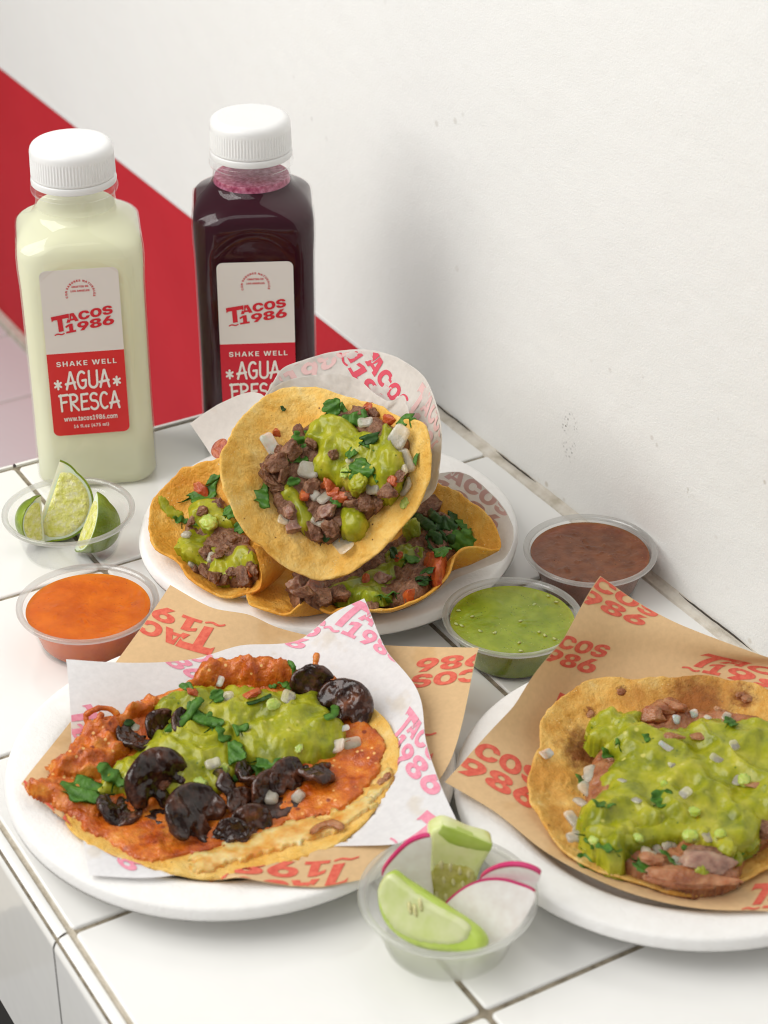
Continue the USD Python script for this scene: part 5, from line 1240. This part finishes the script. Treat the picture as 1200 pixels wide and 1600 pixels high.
inner = [(427, 607), (450, 594), (480, 587), (515, 584), (545, 587), (563, 595), (580, 610), (597, 622), (614, 626), (628, 618), (636, 630), (640, 660), (632, 700), (600, 760), (520, 800), (440, 760), (405, 690), (408, 640)]
DI = Dish(rim_on(inner, [-.004, -.005, -.006, -.006, -.006, -.006, -.005, -.003, 0, .002, .005, .007, .007, .004, .0, 0, 0, -.002]), .014, flat=2.4, seed=78, wob=.0002)
put(wrap, 'fold', tortilla_mesh(DI, .0003, 50, 240, 0.0), 'wax_paper', label='inner fold of the waxed paper')

SB = px_sheet([(297, 662, .058), (340, 633, .066), (370, 619, .071), (398, 612, .074), (420, 622, .073), (331, 713, .047), (360, 735, .044), (430, 740, .052), (315, 688, .052), (380, 670, .058)])
oB = px_outline([(297, 662), (318, 646), (340, 632), (370, 618), (392, 612), (406, 614), (420, 624), (440, 680), (430, 740), (360, 742), (345, 730), (331, 713), (315, 688)], smooth=False)
tB, _ = sheet_thing('corner of white waxed paper standing between the folded left taco and the purple bottle', SB, oB, 'wax_paper', name='paper_wrap')
st_ = px_outline([(330, 704), (338, 690), (352, 686), (356, 700), (345, 716), (334, 714)])
put(tB, 'salsa_stain', print_on(SB, st_), 'red_salsa', smooth=False, label='red salsa stain')
SC = px_sheet([(690, 741, .048), (705, 737, .049), (735, 743, .049), (753, 757, .048), (777, 780, .046), (792, 800, .043), (802, 824, .039), (802, 842, .036), (787, 874, .0285), (750, 889, .0245), (710, 903, .0215), (655, 945, .018), (600, 962, .0165), (520, 962, .015), (620, 900, .010), (700, 860, .018), (740, 835, .025), (700, 790, .034), (660, 800, .028), (660, 741, .047)])
oC = px_outline([(675, 742), (690, 739), (705, 737), (718, 737), (735, 743), (753, 757), (777, 780), (792, 800), (802, 823), (803, 842), (797, 860), (787, 875), (750, 889), (710, 904), (680, 928), (650, 947), (600, 958), (600, 900), (640, 850), (660, 800)], smooth=False)
sheet_thing('white waxed paper under the right taco of the stack, rising beyond its far end', SC, oC, 'wax_paper', [((727, 768), -42, .046)], 'faint_print', name='paper_wrap')

# ------------------------------------------------------------------ limes
mat('lime_rind', (.19, .28, .006), .28, ramp=[(.3, (.10, .165, .004)), (.6, (.22, .305, .006)), (.8, (.38, .44, .03))], scale=70, bump=.0004, bscale=900, bdetail=2, coat_weight=.3)
mat('pith', (.78, .80, .58), .5, subsurface_weight=.3, subsurface_scale=.002)
mat('lime_flesh', (.80, .79, .20), .12, ramp=[(.3, (.66, .67, .08)), (.5, (.84, .82, .24)), (.7, (.94, .92, .55))], scale=330, detail=4, rrough=.6, bump=.0012, bscale=430, bdetail=3, subsurface_weight=.25, subsurface_scale=.004, subsurface_radius=(.95, 1, .45))
def lime_wedge(label, p0, p1, toward, ang=62, rad=.0175, spin=0.0):
    """a wedge of lime: straight inner edge from p0 to p1; 'toward': where the rind lies; one cut face is seen"""
    p0, p1 = np.array(p0), np.array(p1)
    ax = unit(p1 - p0); L = np.linalg.norm(p1 - p0) / 2; c = (p0 + p1) / 2
    x = unit(np.asarray(toward) - ax * (np.asarray(toward) @ ax)); y = np.cross(ax, x)
    t = thing('lime_wedge', label, 'lime', c, 'lime wedges')
    R = np.stack([x, y, ax], 1)
    W = lambda v: np.asarray(v) @ R.T + c
    a = np.radians(np.linspace(spin, spin + ang, 26))
    u = np.linspace(-PI / 2, PI / 2, 44)
    def shell(k):
        nip = 1 + .10 * np.maximum(np.abs(np.sin(u)) - .93, 0) / .07
        v = np.stack([np.outer(rad * k * np.cos(u) ** .85, np.cos(a)), np.outer(rad * k * np.cos(u) ** .85, np.sin(a)), np.outer(L * k * np.sin(u) * nip, np.ones(len(a)))], -1)
        return v
    so = shell(1.0)
    si = shell(.955)
    n1, n2 = so.shape[:2]
    v = np.vstack([so.reshape(-1, 3), si.reshape(-1, 3)])
    k = n1 * n2
    f = [gridfaces(n1, n2), gridfaces(n1, n2)[:, ::-1] + k]
    i = np.arange(n1 - 1)
    for col, flip in ((0, False), (n2 - 1, True)):
        q = np.stack([i * n2 + col, i * n2 + col + k, (i + 1) * n2 + col + k, (i + 1) * n2 + col], 1)
        f.append(q[:, ::-1] if flip else q)
    m = tm(v, np.vstack(f)); m.fix_normals()
    put(t, 'rind', tm(W(m.vertices), m.faces), 'lime_rind', smooth=40)
    core = si.copy() * .998
    v = np.vstack([core.reshape(-1, 3), np.stack([0 * u, 0 * u, core[:, 0, 2]], 1)])
    f = [gridfaces(n1, n2)]
    for col, flip in ((0, False), (n2 - 1, True)):
        q = np.stack([i * n2 + col, k + i, k + i + 1, (i + 1) * n2 + col], 1)
        f.append(q if not flip else q[:, ::-1])
    m = tm(v, np.vstack(f)); m.fix_normals()
    pt_ = put(t, 'pith', tm(W(m.vertices), m.faces), 'pith', smooth=30)
    for aa, sg in ((math.radians(spin), -1), (math.radians(spin + ang), 1)):
        us = np.linspace(-1.30, 1.30, 40)
        whole = poly([(rad * .90 * math.cos(k) ** .85, L * .90 * math.sin(k)) for k in us] + [(rad * .09, L * .80), (rad * .09, -L * .80)])
        for pc in (whole,):
            if pc.area < 4e-6: continue
            m = pillow(pc.buffer(-.0003).buffer(.0003), .0018, .0011, w=.0016)
            q = np.array(m.vertices)
            rr, ta = np.hypot(q[:, 0], q[:, 1]), np.arctan2(q[:, 1], q[:, 0])
            q[:, 2] += .0013 * (fbm(np.c_[ta * 26, rr * 150, q[:, 0] * 0 + aa], 3, 2) - .5) * np.sign(q[:, 2]) * np.clip(np.abs(q[:, 2]) / .0005, 0, 1)
            d = np.array([math.cos(aa), math.sin(aa), 0]); nn = np.cross([0, 0, 1.0], d) * sg
            P = q[:, :1] * d + q[:, 1:2] * np.array([0, 0, 1.0]) + q[:, 2:] * nn
            m2 = tm(W(P), m.faces); m2.fix_normals()
            put(pt_, 'flesh', m2, 'lime_flesh', smooth=40)
lc = np.array([*LIM, 0])
camdir = unit(np.array([-lc[0], -lc[1], CAMH]))
# standing wedge in front: its cut face is turned to the viewer, rind on the right
lime_wedge('tall lime wedge standing with its juicy cut face to the front', at(53, 840, .005), at(92, 724, .035), RT * .93 + FW * .30 + np.array([0, 0, -.25]), 58, .0225, -12)
lime_wedge('lime wedge with its green rind turned out, right of the standing wedge', at(118, 855, .003), at(150, 772, .028), RT * .75 - FW * .55, 62, .0170, -30)
lime_wedge('lime wedge mostly hidden behind the standing wedge, green rind on its left', at(70, 848, .003), at(64, 777, .025), -RT * .9 - FW * .35, 62, .0130, -31)

# ------------------------------------------------------------------ cucumber and radish
mat('cucumber_flesh', (.68, .76, .30), .22, ramp=[(.3, (.60, .70, .22)), (.7, (.76, .80, .42))], scale=120, subsurface_weight=.25, subsurface_scale=.004, subsurface_radius=(.9, 1, .6))
mat('cucumber_core', (.56, .52, .10), .18, ramp=[(.3, (.42, .40, .045)), (.7, (.66, .62, .20))], scale=300, bump=.0006, bscale=380, subsurface_weight=.2, subsurface_scale=.003, subsurface_radius=(1, 1, .5))
mat('cucumber_skin', (.46, .62, .09), .3, ramp=[(.3, (.40, .57, .06)), (.7, (.54, .68, .15))], scale=90, subsurface_weight=.2, subsurface_scale=.003, subsurface_radius=(.9, 1, .5))
mat('cucumber_seed', (.72, .68, .30), .2, subsurface_weight=.2, subsurface_scale=.002, subsurface_radius=(1, 1, .6))
mat('radish_flesh', (.86, .82, .79), .25, ramp=[(.3, (.80, .73, .69)), (.7, (.90, .87, .84))], scale=220, detail=5, subsurface_weight=.2, subsurface_scale=.003, subsurface_radius=(1, .9, .85))
mat('radish_skin', (.56, .025, .14), .3)
def seen_plane(a, b, c):
    """plane through three places; returns function px -> place and its normal towards the viewer"""
    a, b, c = map(np.asarray, (a, b, c))
    n = unit(np.cross(b - a, c - a))
    if n @ (EYE - a) < 0: n = -n
    def f(px, py):
        d = ray(px, py)
        return EYE + d * (((a - EYE) @ n) / (d @ n))
    return f, n
def slab_on(f, n, pts, thick, smooth=True, inset=0.0, front=0.0, step=.0012, w=None, flat=.55, nloop=110):
    """a slab whose front face shows the outline pts; thickness goes away from the viewer"""
    P = np.array([f(*p) for p in (smoothloop(pts, nloop) if smooth else pts)])
    c = P.mean(0)
    x = unit(P[0] - c); x = unit(x - n * (x @ n)); y = np.cross(n, x)
    q = np.c_[(P - c) @ x, (P - c) @ y]
    pg = poly(q).buffer(-inset)
    if pg.geom_type != 'Polygon': pg = max(pg.geoms, key=lambda g: g.area)
    m = pillow(pg, thick, step, w=w or min(thick * .5, .0016), flat=flat)
    v = np.array(m.vertices)
    return tm(c + v[:, :1] * x + v[:, 1:2] * y + (v[:, 2:] - thick / 2 + front) * n, m.faces)
gc = np.array([*GAR, 0])
Zg = lambda pts: zm(500, 1240, 3.0, pts)
# radish slices: thin rounds; white face with a magenta rim
def radish(label, tri, pts, arc_, thick=.0022):
    f, n = seen_plane(*tri)
    m = slab_on(f, n, pts, thick, flat=.9, w=.0005, step=.0009)
    t = thing('radish_slice', label, 'radish', m.vertices.mean(0), 'radish slices')
    put(t, 'flesh', m, 'radish_flesh', smooth=40)
    c = np.mean(pts, 0)
    a = smoothloop(pts, 160)
    i0, i1 = (np.argmin(np.hypot(*(a - p).T)) for p in arc_)
    a = np.roll(a, -i0, 0)[:(i1 - i0) % 160 + 1]
    o = a + (a - c) / np.linalg.norm(a - c, axis=1, keepdims=True) * .9
    i = a - (a - c) / np.linalg.norm(a - c, axis=1, keepdims=True) * (2.6 * np.clip(np.sin(np.linspace(.05, PI - .05, len(a))) * 3, .2, 1))[:, None]
    put(t, 'skin', slab_on(f, n, [tuple(q) for q in np.vstack([o, i[::-1]])], thick * 1.04, front=.0002, smooth=False, flat=.9, w=.0004, step=.0007), 'radish_skin', smooth=40)
f_, n_ = None, None
radish('radish slice at the back left of the cup, behind the curved cucumber slice', (at(600, 1400, 0.0130), at(672, 1308, 0.0390), at(672, 1400, 0.0130)), Zg([(515, 205), (470, 207), (410, 235), (350, 290), (305, 345), (292, 385), (330, 430), (420, 490), (500, 530), (530, 500), (522, 400), (522, 280)]), Zg([(515, 205), (292, 385)]))
radish('largest radish slice, white face up, in the front right of the cup', (at(695, 1420, 0.0150), at(835, 1395, 0.0290), at(745, 1490, 0.0050)), Zg([(583, 535), (620, 480), (690, 430), (770, 402), (860, 402), (940, 425), (1003, 462), (990, 530), (940, 610), (870, 690), (790, 740), (700, 720), (620, 640)]), Zg([(583, 535), (1003, 462)]))
radish('small radish slice leaning out behind the largest one', (at(750, 1385, 0.0230), at(842, 1362, 0.0350), at(780, 1430, 0.0110)), Zg([(750, 402), (790, 365), (850, 342), (920, 336), (990, 352), (1031, 382), (1010, 430), (940, 500), (860, 520), (780, 470)]), Zg([(750, 402), (1031, 382)]))
# cucumber chunk at the back: pale skin-side top, seedy core below
f, n = seen_plane(at(672, 1400, 0.0110), at(680, 1300, 0.0370), at(760, 1390, 0.0130))
pts = Zg([(515, 330), (512, 190), (540, 165), (575, 152), (640, 172), (720, 205), (808, 240), (785, 300), (745, 380), (720, 450), (640, 520), (560, 560), (515, 520)])
m = slab_on(f, n, pts, .009, w=.0012, flat=.75)
t = thing('cucumber_chunk', 'thick cucumber chunk with its seedy side showing, at the back of the cup', 'cucumber', m.vertices.mean(0))
put(t, 'flesh', m, 'cucumber_flesh', smooth=40)
put(t, 'core', slab_on(f, n, Zg([(525, 350), (560, 320), (640, 325), (720, 350), (735, 400), (705, 450), (640, 510), (560, 545), (522, 510)]), .004, front=.0007, w=.002, flat=.2), 'cucumber_core', smooth=40)
put(t, 'skin', slab_on(f, n, Zg([(575, 152), (640, 172), (720, 205), (808, 240), (795, 275), (700, 262), (600, 235), (548, 185)]), .004, front=.0003, w=.0008, flat=.8, smooth=False), 'cucumber_skin', smooth=40)
for z in ((568, 335), (610, 345), (655, 360), (695, 375), (580, 400), (625, 410), (670, 420), (545, 470), (590, 480), (570, 520)):
    put(t, 'seed', slab_on(f, n, Zg([(z[0] + 14 * math.cos(k), z[1] + 24 * math.sin(k)) for k in np.linspace(0, 2 * PI, 14, endpoint=False)]), .0016, front=.0011, w=.0012, flat=.0, nloop=40, step=.0008), 'cucumber_seed')
# half-moon cucumber slice in front
f, n = seen_plane(at(587, 1400, 0.0220), at(752, 1480, 0.0190), at(620, 1370, 0.0310))
pts = Zg([(262, 470), (275, 420), (320, 372), (360, 395), (410, 430), (500, 490), (590, 550), (680, 610), (740, 660), (763, 710), (740, 745), (650, 752), (540, 742), (430, 715), (330, 650), (278, 570)])
m = slab_on(f, n, pts, .0065, w=.002)
t = thing('cucumber_slice', 'half-moon cucumber slice lying across the front of the cup', 'cucumber', m.vertices.mean(0))
put(t, 'skin', m, 'cucumber_skin', smooth=40)
put(t, 'flesh', slab_on(f, n, Zg([(267, 470), (280, 423), (321, 378), (410, 435), (590, 553), (705, 635), (690, 690), (560, 712), (410, 680), (315, 600)]), .003, front=.0006, w=.002, flat=.3), 'cucumber_flesh', smooth=40)
for z in ((425, 535), (450, 545), (475, 520)):
    put(t, 'seed', slab_on(f, n, Zg([(z[0] + 12 * math.cos(k) + 6 * math.sin(k), z[1] + 34 * math.sin(k)) for k in np.linspace(0, 2 * PI, 14, endpoint=False)]), .0014, front=.0013, w=.0012, flat=.0, nloop=40, step=.0008), 'cucumber_seed')
